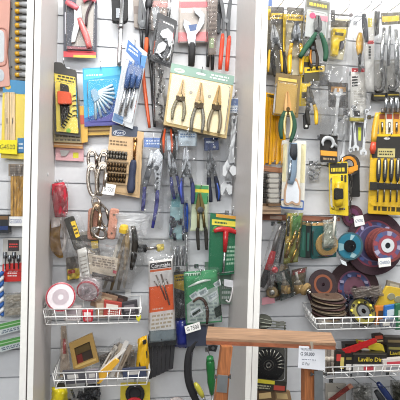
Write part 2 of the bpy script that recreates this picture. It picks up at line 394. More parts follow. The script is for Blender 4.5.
slab(t, 'blue_label', rect(17.5, 138, 30, 153), .034, .001, 'card:2f78ae'); rows(t, rect(18.5, 142, 23, 150), 2, .0352, 'print:dfe9ef', seed=5)
blister(t, [(4, 92), (30, 92), (30, 152), (4, 152)], .034, .012)
price_tag(t, [(-2, 140), (17, 140), (17, 154.5), (-2, 153)], 'G4500', .048, 'paper:efe132', 'print:2c2c20', 0, 5)
t = T('ochre_stick_bag', 'clear bag of ochre yellow wooden sticks with a white price tag', 'tool pack', (15, 226, .03))
for k in range(5): slab(t, 'wooden_stick', rnd(rect(10.6 + 2.9 * k, 170, 13.1 + 2.9 * k, 219), .5), .03, .007, 'wood:d8a43a', .3)
slab(t, 'brown_header', rect(8.5, 164, 25, 176), .038, .002, 'card:857563')
rows(t, rect(9.5, 165, 24, 175), 4, .0402, 'print:5e5248', 'print_lines', 3)
film(t, [(8, 160), (28, 160), (27, 220), (7.5, 220)], .028, .016, 3)
price_tag(t, rect(8, 216.5, 23, 226), 'G3500', .048, ink='print:27408c', hgt=4.2)
t = T('dark_tool_box', 'small black and navy box above the red blister pack at the left edge', 'box', (2, 233, .02))
slab(t, 'box_body', rect(-10, 215, 8, 233), .02, .04, 'card:23272d'); slab(t, 'brown_band', rect(-10, 216, 8, 219.5), .06, .001, 'card:7a5a38'); slab(t, 'blue_band', rect(-10, 226, 8, 230), .06, .001, 'card:24386a')
t = T('burr_bit_pack', 'red-bottomed clear blister pack of small grey rotary bits', 'tool pack', (12, 282, .03))
slab(t, 'backing_card', rnd([(3, 238), (30, 238), (29, 281), (2, 282)], 2), .03, .002, 'card:b5b2ad')
slab(t, 'red_panel', rnd([(2.5, 264), (30, 262), (29, 281), (2, 282)], 1), .032, .001, 'card:c8302c'); slab(t, 'dark_header', rect(8, 240, 19, 251), .032, .001, 'card:3a2f30')
rows(t, rect(9, 243, 18, 248), 2, .0332, 'print:e04840', seed=5); rows(t, rect(7, 272, 17, 277), 2, .0332, 'print:f0e0dc', seed=6)
for k, x in enumerate((5, 9.5, 14, 18.5)):
    tube(t, 'rotary_bit', [(x, 252 + k % 2 * 3, .036), (x, 258 + k % 2 * 3, .036), (x, 259 + k % 2 * 3, .036), (x, 269, .036)], [1.8, 1.9, .7, .7], 'metal:7d8186')
blister(t, [(3.5, 250), (24, 250), (24, 272), (3.5, 272)], .033, .012)
t = T('striped_rope', 'blue and white twisted cord hanging at the far left edge', 'cord', (0, 315, .05))
for nm, ph, m in (('blue_strand', 0, 'matte:2f5fa6'), ('white_strand', math.pi, 'matte:e3e5e6')):
    tube(t, nm, [(.5 + 2 * math.cos(i * .75 + ph), 272 + i * 1.25, .05 + .005 * math.sin(i * .75 + ph)) for i in range(36)], 1.9, m, 6)
t = T('beige_part_bag', 'crumpled grey-beige plastic bag above the green packets', 'bag', (11, 318, .03))
slab(t, 'inner_card', [(6, 296), (26, 293), (26, 314), (5, 316)], .032, .004, 'card:b6aa94'); slab(t, 'inner_label', [(8, 303), (20, 301), (20, 307), (8, 309)], .036, .001, 'card:6d6558')
film(t, [(2, 294), (27, 291), (27, 317), (1, 318)], .03, .016, 5, m='film:d8d6cf:.4')
for k, (y, lb) in enumerate(((325, 'upper green and white packet of the stacked pair at the left edge'), (342, 'lower green and white packet of the stacked pair at the left edge'))):
    t = T('green_packet', lb, 'packet', (8, y + 14, .05), 'green packets in the left bay')
    q = [(-12, y + 2), (32, y - 8), (32, y + 2), (-12, y + 14)]
    slab(t, 'packet_body', rnd(q, 1.5), .045, .016, 'card:c3cbca', 1)
    slab(t, 'green_band', sub(q, 0, -.02, 1, .48), .0606, .0015, 'gloss:5e9a58'); rows(t, sub(q, .3, .58, .75, .9), 2, .0615, 'print:4a5a70', seed=k)
    slab(t, 'pale_stripe', sub(q, 0, .2, 1, .28), .0622, .0006, 'card:a9c99f')

# ---------------------------------------------------------------- middle bay, top row
t = T('pink_shears_pack', 'pink-handled shears in a slate grey blister pack with a red foot', 'tool pack', (80, 58, .03))
q = [(63.3, -5), (97.5, -5), (96.5, 58), (63.5, 57)]
slab(t, 'backing_card', q, .03, .003, 'card:494b55'); slab(t, 'pale_panel', [(77, -5), (94, -5), (93, 46), (72, 46)], .033, .0008, 'card:a39e98')
slab(t, 'red_foot', sub(q, 0, .905, .98, 1), .033, .001, 'card:cf4a50'); slab(t, 'yellow_foot', sub(q, .3, .96, .98, 1.0), .0343, .0006, 'card:d8c04a')
slab(t, 'side_print', rect(64.8, 12, 66, 34), .033, .0006, 'print:c8c8d0')
slab(t, 'blade', [(74, 8), (81, 5), (82, 16), (79, 28), (75, 42), (71, 43), (71.5, 36), (74, 24)], .036, .008, 'satin:a7a9aa', .6)
tube(t, 'handle', [(79, 18, .044), (82, 26, .044), (86, 36, .044), (89.5, 48, .044)], [2, 3, 3.2, 2.6], 'gloss:d9706f', 8, .8, 3)
tube(t, 'handle', [(66, 2, .043), (72, 5, .043), (78, 9, .043)], [2.4, 3.2, 2.4], 'gloss:e0707a', 8, .8, 3)
tube(t, 'spring_arm', [(93, -3, .04), (90, 6, .04), (87, 14, .04), (86, 26, .04)], 1.3, 'gloss:4a3a40', 6, 1, 3)
tube(t, 'pink_guard', [(83, 1, .043), (89, -2, .043), (96, 1, .043)], 2.2, 'gloss:d9707c', 8, .8, 3)
slab(t, 'lower_lip', [(67, 46), (92, 47.5), (92, 49.5), (67, 49)], .036, .006, 'gloss:7c2f3a')
blister(t, [(66, -4), (95, -4), (94, 51), (66, 50)], .034, .018, 3); hook(80, -8, .04)
t = T('chrome_rod_tool', 'long chrome rod with a black clamp head hanging at the top', 'tool', (119, 66, .05))
slab(t, 'clamp_head', rnd([(111, -4), (128, -4), (128, 18), (125, 22), (112, 21)], 1.5), .04, .022, 'rubber:262627', .8)
slab(t, 'clamp_plate', rect(116, 8, 120, 18), .062, .002, 'metal:8f9296')
tube(t, 'rod', [(122.5, -5, .066), (119, 62, .066), (118.7, 67, .066)], [2.3, 2.3, 1.6], 'metal:d0d2d4', 10); tube(t, 'collar', [(120.6, 24, .066), (120.3, 29, .066)], 2.9, 'metal:a9abae', 10)
hook(123, -6, .05)
t = T('dark_water_pliers', 'dark steel pliers with orange and black handles behind the blue-topped tool pack', 'pliers', (146, 125, .03))
pliers(t, (143, 24), 95, 26, 104, 4.2, .02, 'satin:57585a', 'gloss:d2592c', 1.9, .2, .6, 'gloss:2b2b2b', .25); hook(143, -6, .03)
t = T('dark_ratchet', 'dark steel ratchet with an orange-banded grip at the top, left of the brown packet', 'tool', (148, 70, .045))
tube(t, 'shank', [(149, -6, .05), (147.5, 20, .05), (146.5, 44, .05)], [1.6, 1.8, 1.6], 'satin:4a4a4c', 8); tube(t, 'head', [(150, -6, .05), (148.6, 6, .05), (148, 10, .05)], [3.6, 3.8, 2.2], 'satin:3c3c3e', 10, .6); tube(t, 'orange_grip', [(146.7, 38, .05), (146.2, 48, .05), (146, 56, .05)], [1.8, 2.3, 1.6], 'rubber:c8552c', 8)
slab(t, 'sleeve', [(133, -6), (141, -6), (141, 28), (134, 27)], .012, .006, 'card:8a8078'); slab(t, 'sleeve_print', [(134, 6), (140.5, 6), (140.5, 14), (134, 14)], .018, .0006, 'card:6a5c56'); hook(149, -8, .045)
t = T('brown_header_pack', 'brown packet with pink and white print above the black locking pliers card', 'tool pack', (158, 30, .035))
q = [(149, -5), (168, -5), (167, 32), (151, 30)]; slab(t, 'packet', q, .035, .006, 'card:8d7f76'); slab(t, 'print_band', sub(q, .05, .18, 1, .34), .041, .0006, 'card:c98c86')
rows(t, sub(q, .08, .4, .95, .9), 4, .041, 'print:cfc4ba', seed=4); film(t, [(148, -5), (169, -5), (168, 34), (150, 32)], .043, .012, 8); 
slab(t, 'silver_part', [(152, 8), (159, 6), (161, 26), (154, 28)], .042, .006, 'satin:8b8d8f')
t = T('slim_tools_bundle', 'thin grey hook tool hanging left of the red wrench pack', 'tool', (172, 30, .04)); line2(t, 'rod', 171.5, -5, 169, 20, .04, .9, 'metal:b5b6b8'); slab(t, 'tip', [(168, 16), (171, 16), (170, 22), (167.6, 22)], .038, .004, 'metal:9a9c9e')
t = T('locking_pliers_pack', 'silver locking pliers on a tilted black framed card', 'tool pack', (162, 66, .06))
q = [(157.5, 12), (177.5, 21), (171, 68), (150, 60)]
slab(t, 'backing_card', rnd(q, 2), .058, .004, 'card:2c2d30'); slab(t, 'grey_panel', rnd(sub(q, .12, .1, .88, .92), 2), .0622, .001, 'card:4c4d50')
rows(t, [(163, 20), (174, 25), (173.5, 28), (162.5, 23)], 1, .0634, 'print:d8d8d8', seed=5)
slab(t, 'upper_jaw', [(162, 30), (168, 28), (173, 33), (174, 44), (169, 47), (167, 38), (163, 38), (160, 34)], .064, .009, 'gloss:c9cbce', .5)
slab(t, 'lower_jaw', [(158, 44), (163, 41), (167, 44), (165, 50), (159, 54), (155, 53)], .065, .009, 'gloss:b5b7ba', .5)
tube(t, 'lever', [(172, 42, .07), (171, 52, .07), (166, 60, .07)], [1.8, 1.8, 1.2], 'metal:c3c5c6', 8, .8, 3); tube(t, 'lever', [(157, 50, .07), (160, 56, .07), (163, 59, .07)], [1.6, 1.6, 1], 'metal:8f9193', 8, .8, 3)
disc(t, 'rivet', (166, 40), 0, 1.3, .074, .002, 'satin:6d6f72', 10)
blister(t, sub(q, .08, .14, .92, .94), .0635, .018, 3); hook(167.5, 15, .062)
t = T('black_dipped_pliers', 'pair of long black dipped plier handles below the black locking pliers card', 'pliers', (155, 103, .03))
pliers(t, (156, 50), 92, 22, 52, 3.6, .03, 'satin:5b5c5e', 'gloss:1f1f21', 1.8, .2, .95); hook(157, 32, .035)
t = T('red_wrench_pack', 'adjustable wrench with black grip on a red and grey card', 'tool pack', (193, 66, .035))
q = [(179, -5), (209, -5), (208, 42), (178, 43)]
slab(t, 'backing_card', q, .034, .003, 'card:b3a29b'); slab(t, 'red_band', sub(q, .02, .14, .98, .26), .037, .0008, 'card:c4646a'); slab(t, 'red_band', sub(q, 0, .78, 1, .99), .037, .0008, 'card:c9787a')
rows(t, rect(181, 8, 195, 13), 1, .0372, 'print:e8dcd6', seed=7, fill=.8); slab(t, 'grey_band', sub(q, 0, .34, 1, .72), .037, .0005, 'card:a59d96')
slab(t, 'wrench_head', [(188, 44), (186.5, 33), (183, 25), (184, 19), (189, 22), (192, 26), (198, 24), (200, 17), (195, 12), (194, 7), (200, 8), (205, 14), (204.5, 23), (200, 30), (196, 35), (195, 44)], .04, .012, 'metal:c2c5c9', .6)
slab(t, 'blue_inlay', [(188.5, 25), (197, 24), (196, 30), (190, 31)], .052, .001, 'gloss:5a6c92')
slab(t, 'wrench_shank', [(188.5, 32), (195.5, 32), (196, 46), (188.5, 46)], .041, .010, 'satin:66686c', .5)
tube(t, 'handle_grip', [(192, 43, .046), (192, 50, .046), (191.3, 66, .046)], [3.4, 3.6, 3.2], 'rubber:262628', 10, .7)
blister(t, sub(q, .04, .02, .96, .96), .0375, .018, 2); hook(194, -8, .036)
t = T('brown_tool_bag', 'narrow brown and green bag of tools left of the red-handled pliers', 'tool pack', (211, 55, .03))
q = [(207, -5), (218, -5), (216, 54), (208, 55)]; slab(t, 'inner_card', q, .03, .003, 'card:95877c'); slab(t, 'green_label', [(209.5, 38), (214, 38), (213.5, 48), (209, 48)], .033, .001, 'card:aec48f'); rows(t, sub(q, .1, .1, .9, .7), 8, .033, 'print:6b5a52', seed=6)
film(t, [(206, -5), (219, -5), (217, 57), (207, 57)], .036, .014, 9)
for a, b in (((208.5, 44), (207.7, 67)), ((213, 46), (212.3, 70))): tube(t, 'handle', [a + (.022,), lerp(a, b, .5) + (.022,), b + (.022,)], [1.5, 1.9, 1.5], 'rubber:232324')
hook(212, -8, .032)
t = T('red_handled_pliers', 'long pliers with bright red-orange handles and blackened jaws', 'pliers', (225, 71, .04))
for nm, pts in (('jaw', [(222.2, 36), (224.2, 36), (226, 20), (224, 4), (221, -5), (218.5, -5), (221, 8), (222.5, 20)]), ('jaw', [(227.5, 37), (230, 37), (230.5, 20), (231.5, 8), (233, -5), (230, -5), (228, 6), (226.5, 20)])): slab(t, nm, pts, .042, .009, 'satin:5a5b5d', .4)
for a, b in (((222.9, 34), (219.9, 69.5)), ((229.3, 36), (226.7, 71))): tube(t, 'handle', [a + (.047,), lerp(a, b, .15) + (.047,), lerp(a, b, .7) + (.047,), b + (.047,)], [1.6, 2.2, 2.3, 1.9], 'gloss:d9492f', 8, .85)
disc(t, 'pivot_bolt', (226.3, 21), 0, 2.2, .05, .003, 'satin:77797b', 12); hook(227, -8, .045)
t = T('black_jaw_tool', 'dark steel ratchet tool partly behind the red-handled pliers', 'tool', (218, 34, .02))
slab(t, 'body', [(215, -5), (221, -5), (222, 14), (220, 33), (217, 33), (217.5, 14)], .014, .012, 'satin:4b4c4e', .4); disc(t, 'knurled_nut', (219, 10), 0, 2.4, .026, .004, 'satin:3a3b3c', 12)

# ---------------------------------------------------------------- middle bay, second row
t = T('hex_key_yellow_pack', 'black hex key set with an orange-red grip on a yellow card', 'tool pack', (66, 136, .05))
q = [(52.5, 66), (76.5, 71), (80.5, 137), (54.5, 134)]
slab(t, 'backing_card', rnd(q, 1.5), .05, .003, 'card:3d3a35'); slab(t, 'yellow_panel', rnd(sub(q, .07, .08, .93, .96), 1), .053, .0008, 'card:d6c14d')
slab(t, 'hanger', rnd([(54, 62), (62, 62.5), (66, 68), (76, 70), (76, 77), (54, 73)], 1.5), .0536, .0012, 'card:35332f'); rows(t, [(57, 74), (75, 77.5), (75, 84), (57, 80)], 2, .0545, 'print:3a3420', seed=5)
slab(t, 'key_head', rnd([(60, 83), (68, 85), (69, 93), (60, 92)], 1), .055, .010, 'rubber:2e2c2a', .4); slab(t, 'orange_grip', rnd([(57, 90.5), (70.5, 92), (71.5, 104), (57.5, 104)], 2), .055, .016, 'rubber:d55a38', .8)
for k in range(6): tube(t, 'hex_key', [(60.5 + k * 1.6, 104, .062), (61.5 + k * 1.5, 113 + (5 - k) * 2.6, .062), (64.5 + k * 1.5, 114.5 + (5 - k) * 2.7, .062)], .75, 'satin:3a3938', 6)
for k in range(5): tube(t, 'small_hex_key', [(72.5, 96 + 5 * k, .056), (76.5, 95 + 5 * k, .056), (77, 98 + 5 * k, .056)], .55, 'satin:55524a', 6)
disc(t, 'green_sticker', (68.5, 130.5), 0, 2.2, .0542, .0006, 'paper:7fae4d', 12)
blister(t, sub(q, .06, .2, .94, .95), .0542, .02, 3); hook(65, 66, .052)
t = T('olive_key_pack', 'olive brown pack peeking out below the yellow hex key card', 'tool pack', (66, 145, .03))
q = [(53, 100), (79, 100), (81.5, 143), (53.5, 142)]; slab(t, 'backing_card', q, .032, .010, 'card:8a7c58'); rows(t, sub(q, .05, .82, .95, .98), 2, .042, 'print:4e4632', seed=9)
t = T('orange_edge_pack', 'flat orange-edged pack just above the pink packet', 'tool pack', (67, 149, .02))
slab(t, 'packet', [(52.5, 118), (82, 118), (82.5, 148.5), (52.5, 147)], .021, .008, 'card:d29450'); slab(t, 'pale_band', [(52.5, 143.5), (82.5, 145), (82.5, 146), (52.5, 144.6)], .0292, .0006, 'card:e6c9a0')
t = T('pink_packet', 'pink packet with a lime sticker at the bottom of the hex key stack', 'tool pack', (70, 161, .01))
q = [(55.5, 130), (83.5, 132), (83.5, 161.5), (55.5, 160)]; slab(t, 'packet', q, .008, .008, 'card:cfa0a4'); slab(t, 'grey_part', [(60, 150), (70, 150.5), (66, 156), (61, 156)], .016, .004, 'satin:9a9794'); slab(t, 'sticker', rnd(rect(73, 152.5, 78.5, 158), .8), .016, .0006, 'paper:cbc53e')
t = T('amber_pack', 'amber and red pack edge between the yellow and the blue key packs', 'tool pack', (82, 142, .028))
q = [(77, 106), (88, 106), (87.5, 142), (80, 143)]; slab(t, 'packet', q, .03, .008, 'card:d0a03c'); slab(t, 'red_label', sub(q, .2, .25, .8, .5), .038, .0008, 'card:b8452c')
t = T('blue_hex_fan_pack', 'bright blue pack with a fan of silver hex keys', 'tool pack', (102, 126, .04))
q = [(82.5, 68.5), (121.5, 66), (121, 125), (84.5, 126.5)]
slab(t, 'backing_card', q, .04, .003, 'card:1f97c6'); slab(t, 'navy_foot', [inq(q, 0, .86), inq(q, .3, .8), inq(q, .65, .6), inq(q, 1, .5), inq(q, 1, 1), inq(q, 0, 1)], .043, .0006, 'card:2a5aa0')
slab(t, 'purple_foot', [inq(q, 0, .93), inq(q, .6, .84), inq(q, 1, .7), inq(q, 1, 1), inq(q, 0, 1)], .0436, .0005, 'card:45458f'); slab(t, 'sky_blue_band', [inq(q, .03, .02), inq(q, .97, .02), inq(q, .97, .14), inq(q, .03, .2)], .043, .0005, 'card:49b5d6')  # card print runs from a sky blue top band to a purple foot
rows(t, [(86, 74), (104, 73), (104, 76), (86, 77)], 1, .0438, 'print:d4eef6', seed=4)
for k in range(9):
    a = math.radians(-88 + k * 14); x0, y0 = 95 + .5 * k, 96 - k * .6; L = 23 - .9 * k
    x1, y1 = x0 + L * math.cos(a) * .95, y0 - L * math.sin(a)
    tube(t, 'hex_key', [(x0 - 3.5 * math.cos(a + 1.4), y0 + 3.5 * math.sin(a + 1.4), .047), (x0, y0, .047), (x1, y1, .047)], 1.3, 'gloss:c9dce6', 6)
slab(t, 'key_holder', rnd([(90, 90), (96, 88), (100, 98), (94, 103)], 2), .047, .008, 'plastic:7f9fb4', .5)
blister(t, sub(q, .1, .2, .95, .92), .0436, .014, 4); hook(101, 69, .042)
t = T('ochre_strip_pack', 'ochre yellow strip of card below the blue hex key pack', 'tool pack', (104, 135, .02))
slab(t, 'packet', [(85, 110), (124, 110), (123, 134), (85, 135.5)], .018, .008, 'card:c8a03e'); slab(t, 'printed_line', [(88, 130.5), (118, 129.5), (118, 131), (88, 132)], .026, .0005, 'print:8a6524')
t = T('blue_multitool_pack', 'tilted white and blue pack with a blue folding key tool', 'tool pack', (122, 127, .07))
q = [(127.5, 37), (147.5, 53), (132.5, 129), (112, 121)]
slab(t, 'backing_card', q, .07, .003, 'card:bcc0c4'); slab(t, 'blue_header', [inq(q, .05, .02), inq(q, .75, .05), inq(q, .8, .22), inq(q, .05, .16)], .073, .0008, 'card:3a6aa8'); rows(t, sub(q, .12, .05, .6, .14), 2, .0738, 'print:dfe6ee', seed=2)
slab(t, 'blue_corner', [inq(q, .72, .08), inq(q, 1, .04), inq(q, 1, .2), inq(q, .78, .22)], .073, .0008, 'card:4a82bd'); 
slab(t, 'blue_footer', sub(q, .02, .9, .5, .99), .073, .0008, 'card:5a7fa8')
for (x0, y0, x1, y1) in ((131, 61, 126, 88), (136.5, 61, 131.5, 88), (141.5, 66, 137, 88)): tube(t, 'blue_handle', [(x0, y0, .081), lerp((x0, y0), (x1, y1), .5) + (.081,), (x1, y1, .081)], [1.8, 2.9, 2.4], 'gloss:4a6698', 8, .8)
slab(t, 'clip', rnd([(130, 64), (143, 69), (141, 77), (128, 73)], 1), .084, .004, 'gloss:3c5480')
for (x0, y0, x1, y1, r) in ((126, 88, 119.5, 114, 1.7), (130.5, 88, 125, 116, 1.9), (135, 87, 131, 108, 1.1)): line2(t, 'shaft', x0, y0, x1, y1, .079, r, 'metal:cdd0d3')
blister(t, sub(q, .1, .22, .94, .94), .0735, .02, 4); hook(135, 46, .072)
t = T('hardware_bag', 'narrow clear bag of small silver hardware beside the three-plier box', 'bag', (160, 126, .045))
for k in range(12): tube(t, 'screw', [(156 + (k * 7 % 8), 66 + k * 4.6, .05), (157.5 + (k * 5 % 7), 71 + k * 4.4, .052)], [1.3, .7], ('satin:6a6460', 'metal:9a9c9e', 'satin:4a4644')[k % 3], 6)
film(t, [(153, 60), (167, 62), (165, 126), (154, 124)], .046, .016, 11); slab(t, 'inner_card', [(155, 78), (165, 78), (164, 122), (155, 121)], .046, .001, 'card:a9a6a2')
t = T('three_pliers_box', 'cream gift box with three gold-jawed pliers and a sage green header', 'tool set', (196, 136, .07))
q = [(171.5, 63), (234.5, 76), (226.5, 138.5), (163.5, 124.5)]
slab(t, 'box_body', q, .068, .022, 'card:c2aa76'); slab(t, 'insert', rnd(sub(q, .03, .16, .97, .95), 1.5), .090, .001, 'card:efdfb6')
slab(t, 'green_header', sub(q, 0, 0, 1, .15), .090, .0016, 'card:86a396'); MB().prism(ell(179.5, 70.5, 5.5, 2.2, 18, -12), .0916, .0006).obj('logo_oval', 'card:d5dfcf', t); rows(t, [(176, 69), (183, 70.5), (183, 72), (176, 70.5)], 1, .0923, 'print:56705e', seed=4)
MB().prism(ell(201, 74, 5, 1.2, 14, -12), .0916, .0006).obj('hang_slot', 'card:e8ecec', t); rows(t, sub(q, .62, .03, .92, .12), 2, .0916, 'print:e0e6e2', seed=5)
for a, b in ((.36, .4), (.655, .4)):
    x, y = inq(q, a, b); disc(t, 'rivet', (x, y), 0, 1.7, .091, .002, 'satin:9a958a', 12)
for (px, py, tx, ty, dk) in ((181, 95.5, 183.5, 79, '7c755f'), (199.5, 102, 201.5, 82, '6f6b60'), (217, 104, 219.5, 85, '7d7159')):
    an = math.degrees(math.atan2(-(ty - py), tx - px));
    f = uv((px, py), an); j = math.dist((px, py), (tx, ty)); o = MB()
    for s in (-1, 1): o.prism([f(-.2 * j, 0), f(-.2 * j, s * .22 * j), f(.1 * j, s * .22 * j), f(.35 * j, s * .16 * j), f(j, s * .9), f(j, s * .3), f(.2 * j, s * .3)], .0915 + .0008 * (s > 0), .010, .4)
    o = o.obj('pliers_head', 'gloss:b08f58', t)
    for s in (-1, 1):
        p = [f(-.1 * j, s * 2.2), f(-.5 * j, s * 4.4), f(-1.0 * j, s * 5.8), f(-1.5 * j, s * 5.2)]
        MB().tube([(x, y, .098) for x, y in p], [1.3, 1.8, 1.9, 1.3], 8, .8, 3).obj('handle', 'gloss:' + dk, o)
    MB().rev((px, py, .102), [(2.1, 0), (2.1, .0015), (1.2, .002)], 12).obj('pivot_bolt', 'metal:8c7a58', o)
    slab(o, 'dark_joint', [f(-.32 * j, -4.3), f(-.32 * j, 4.3), f(-.02 * j, 4.6), f(-.02 * j, -4.6)], .0925, .0105, 'satin:4d4438', .5)
blister(t, sub(q, .03, .17, .97, .95), .0912, .024, 3, m='blister:fff6e0:.05'); hook(201, 72, .08)
t = T('orange_grip_pliers', 'small pliers with black and orange grips under the three-plier box', 'pliers', (168, 159, .045))
pliers(t, (168, 126), 90, 16, 33, 6.2, .045, 'satin:8a7a70', 'rubber:2a2826', 2.1, .28, .95)
for x0, x1 in ((163.8, 163.5), (171.8, 172)): tube(t, 'orange_inlay', [(x0 + (1.5 if x0 < 168 else -1), 129, .054), (x1 - (0 if x0 < 168 else 0), 140, .056), (x1, 153, .054)], [1, 1.4, .9], 'rubber:dd5b2c', 6, .8, 3)
hook(168, 116, .05)
t = T('bit_set_card', 'kraft card with rows of bits, a navy screwdriver and an oval logo header', 'tool set', (120, 197, .05))
q = [(110, 127), (144, 132), (139.5, 198), (104.5, 191.5)]
slab(t, 'backing_card', q, .05, .003, 'card:c6a67a'); hd = [(112, 125), (138, 126.5), (137, 137), (111.5, 135.5)]; slab(t, 'navy_header', rnd(hd, 1.5), .053, .0015, 'card:3a4356')
MB().prism(ell(119.5, 132.8, 6.2, 3.1, 20), .0546, .0006).obj('logo_rim', 'card:cfd5dc', t); MB().prism(ell(119.5, 132.8, 5.5, 2.5, 20), .0553, .0006).obj('logo_oval', 'card:26375e', t); text(t, 'Ford', 119.5, 132.8, 3, .0562, 'print:e6ebf0', 0, 8)
rows(t, [(109.5, 139), (128, 141), (127.5, 147), (109, 145)], 2, .0534, 'print:6d5537', seed=3)
for r_, (y, n_, m_) in enumerate(((152.5, 7, 'satin:5f5b55'), (156.5, 7, 'satin:6f6a62'), (164.5, 7, 'satin:66523c'), (169, 7, 'satin:6b563e'), (175, 7, 'satin:57442f'), (179.5, 7, 'satin:5d4932'))):
    for k in range(n_):
        x = 108.5 + 2.9 * k - r_ * .35
        tube(t, 'bit', [(x, y - 2.2 + k * .25, .057), (x, y + 1.4 + k * .25, .057), (x, y + 2 + k * .25, .057)], [1.3, 1.45, .9], m_, 6)
for y in (160.3, 171.5, 183): slab(t, 'bit_rail', [(106, y), (128.5, y + 2), (128.4, y + 3), (106, y + 1)], .0535, .005, 'plastic:8b7350')
line2(t, 'driver_shaft', 135.4, 138, 134, 161, .058, 1.5, 'metal:b9854f'); tube(t, 'driver_collar', [(135.4, 138, .058), (135.1, 142, .058)], 2, 'metal:a57c50')
tube(t, 'driver_handle', [(133.8, 160, .062), (133, 166, .062), (132, 176, .062), (131, 188, .062), (130.8, 193, .062)], [2.4, 3.6, 3.4, 4.2, 2.6], 'rubber:333a52', 10, .8, 2)
blister(t, [(106, 148), (139, 151), (137.5, 195), (105, 190)], .0536, .018, 3)
price_tag(t, [(104, 183), (116, 185), (114, 195.5), (102, 194)], 'G17500', .074, ink='print:3a3350', ang=-6, hgt=4.5); hook(124, 128, .052)

# ---------------------------------------------------------------- middle bay, chain of snap hooks and neighbours
G = 'snap hooks hung in a chain'
for k, (cx, cy, rx, ry, a, r, m, dd, lb) in enumerate((
    (92.5, 160, 4.3, 9, 5, 1.7, 'metal:a89e94', .040, 'small steel snap hook at the top left of the chain of hooks'),
    (103, 161, 3.8, 8.5, -8, 1.7, 'metal:a0968b', .046, 'small steel snap hook at the top right of the chain, touching the kraft bit card'),
    (92.6, 181, 4.6, 15, 4, 1.9, 'metal:c4bbb0', .058, 'large bright steel snap hook on the left of the chain'),
    (101.2, 180, 4.4, 15, -6, 1.9, 'metal:b8aea2', .066, 'large bright steel snap hook beside the handwritten price tag'),
    (96.5, 204, 3.6, 7, 20, 1.1, 'metal:b0a79d', .060, 'short steel link joining the upper and lower hooks'),
    (95.5, 221, 4.2, 16, -4, 1.7, 'metal:a68f78', .070, 'rusty brown long snap hook in front of the marbled handles'),
    (104, 216, 4, 11, 14, 1.1, 'metal:8d8379', .058, 'dull snap hook hanging right of the rusty one'),
    (100, 233, 5, 6.5, 60, 1.6, 'metal:b3aca4', .076, 'lowest steel ring of the snap hook chain'))):
    t = T('snap_hook', lb, 'snap hook', (cx, cy + ry, dd), G)
    loop(t, 'body_loop', (cx, cy), rx, ry, dd, r, m, a)
    f = uv((cx, cy), 90 + a * 1.0); 
    p, e = f(ry * .55, rx * .95), f(-ry * .45, rx * .95); line2(t, 'spring_gate', p[0], p[1], e[0], e[1], dd + .002, r * 1.25, m)
    p = f(ry * .98, 0); disc(t, 'eye', p, r * .8, r * 2.1, dd + .001, .004, m, 14)
for (q, lb, dd) in (([(88, 209), (98, 206), (99, 240), (87, 240)], 'rust-marbled wooden handle behind the left of the rusty snap hook', .035), ([(110, 208), (119.5, 209), (115, 240), (106.5, 239)], 'rust-marbled wooden handle right of the snap hook chain', .05)):
    t = T('marbled_handle', lb, 'handle', (inq(q, .5, 1)) + (dd,), 'rust-marbled handles')
    slab(t, 'handle_scale', rnd(q, 3), dd, .014, 'grain:b98673', 1.2)
    for v in (.2, .8): x, y = inq(q, .5, v); disc(t, 'rivet', (x, y), 0, 1.1, dd + .0142, .001, 'metal:a09080', 10)
t = T('red_brush_bag', 'red-handled brush with golden bristles in a clear bag at the left panel', 'brush', (58, 258, .05))
tube(t, 'handle', [(58, 183, .068), (59.5, 192, .068), (60.5, 204, .068), (61, 217, .068)], [6, 7.8, 7.4, 6], 'gloss:bd2b3c', 10, .6, 3)
tube(t, 'ferrule', [(61, 216, .07), (64.5, 228, .07), (65.5, 240, .07), (63, 251, .07)], [3, 2.2, 2, 1.6], 'gloss:e6e4e0', 8, .8, 3)
for k in range(11):
    a = k / 10; tube(t, 'bristle_tuft', [(60 - 8 * (1 - a), 220 + 4 * a, .06), (53 + 6 * a - 4 * (1 - a), 236 + 4 * a, .062), (54 + 9 * a - 2 * (1 - a), 251 + 7 * math.sin(a * 2), .06)], [1, 1.3, .6], 'grain:a37e34', 5, 1, 3)
slab(t, 'white_label', rnd([(51, 218), (60, 216), (60, 226), (51, 228)], 1), .074, .001, 'paper:ddd6d0')
film(t, [(50, 182), (69, 181), (68, 258), (48.5, 256)], .05, .04, 13, nx=7, ny=12, m='film:f6e8ea:.3', noise=.5); hook(58, 182, .06, .006)
t = T('black_brush_tool', 'black tilted brush handle with a yellow label in front of the red brush', 'brush', (82, 256, .09))
q = [(63.5, 219), (73, 215.5), (84, 248), (74.5, 251)]
slab(t, 'handle', rnd(q, 2.5), .088, .016, 'rubber:34332f', 1); slab(t, 'yellow_label', [(70.5, 222), (75, 220.5), (80, 236), (76, 238)], .1042, .0008, 'card:dcb93a'); rows(t, [(71.5, 225), (75, 224), (79, 234), (76, 235.5)], 3, .105, 'print:2c2a22', seed=1)
slab(t, 'metal_ferrule', [(75, 250), (85, 247), (96, 254), (93, 263), (80, 262)], .088, .012, 'metal:c4bfb8', .6); film(t, [(60, 213), (79, 211), (98, 262), (76, 264)], .086, .016, 14)
t = T('large_parts_bag', 'large crumpled clear bag of beige cards above the upper basket', 'bag', (102, 286, .11))
q = [(72, 240), (128, 247), (131, 282), (80, 280)]
slab(t, 'inner_card', [(88, 254), (118, 258), (116, 276), (90, 274)], .11, .003, 'card:d8cab6'); slab(t, 'white_strip', [(77, 250), (86, 247), (91, 284), (82, 289)], .118, .003, 'card:e2e0da'); rows(t, [(79, 256), (86, 254), (89, 280), (83, 282)], 7, .1212, 'print:8c867a', seed=4, fill=.35); slab(t, 'black_strip', [(92, 272), (114, 277), (113, 282), (92, 278)], .115, .003, 'card:3a3432')
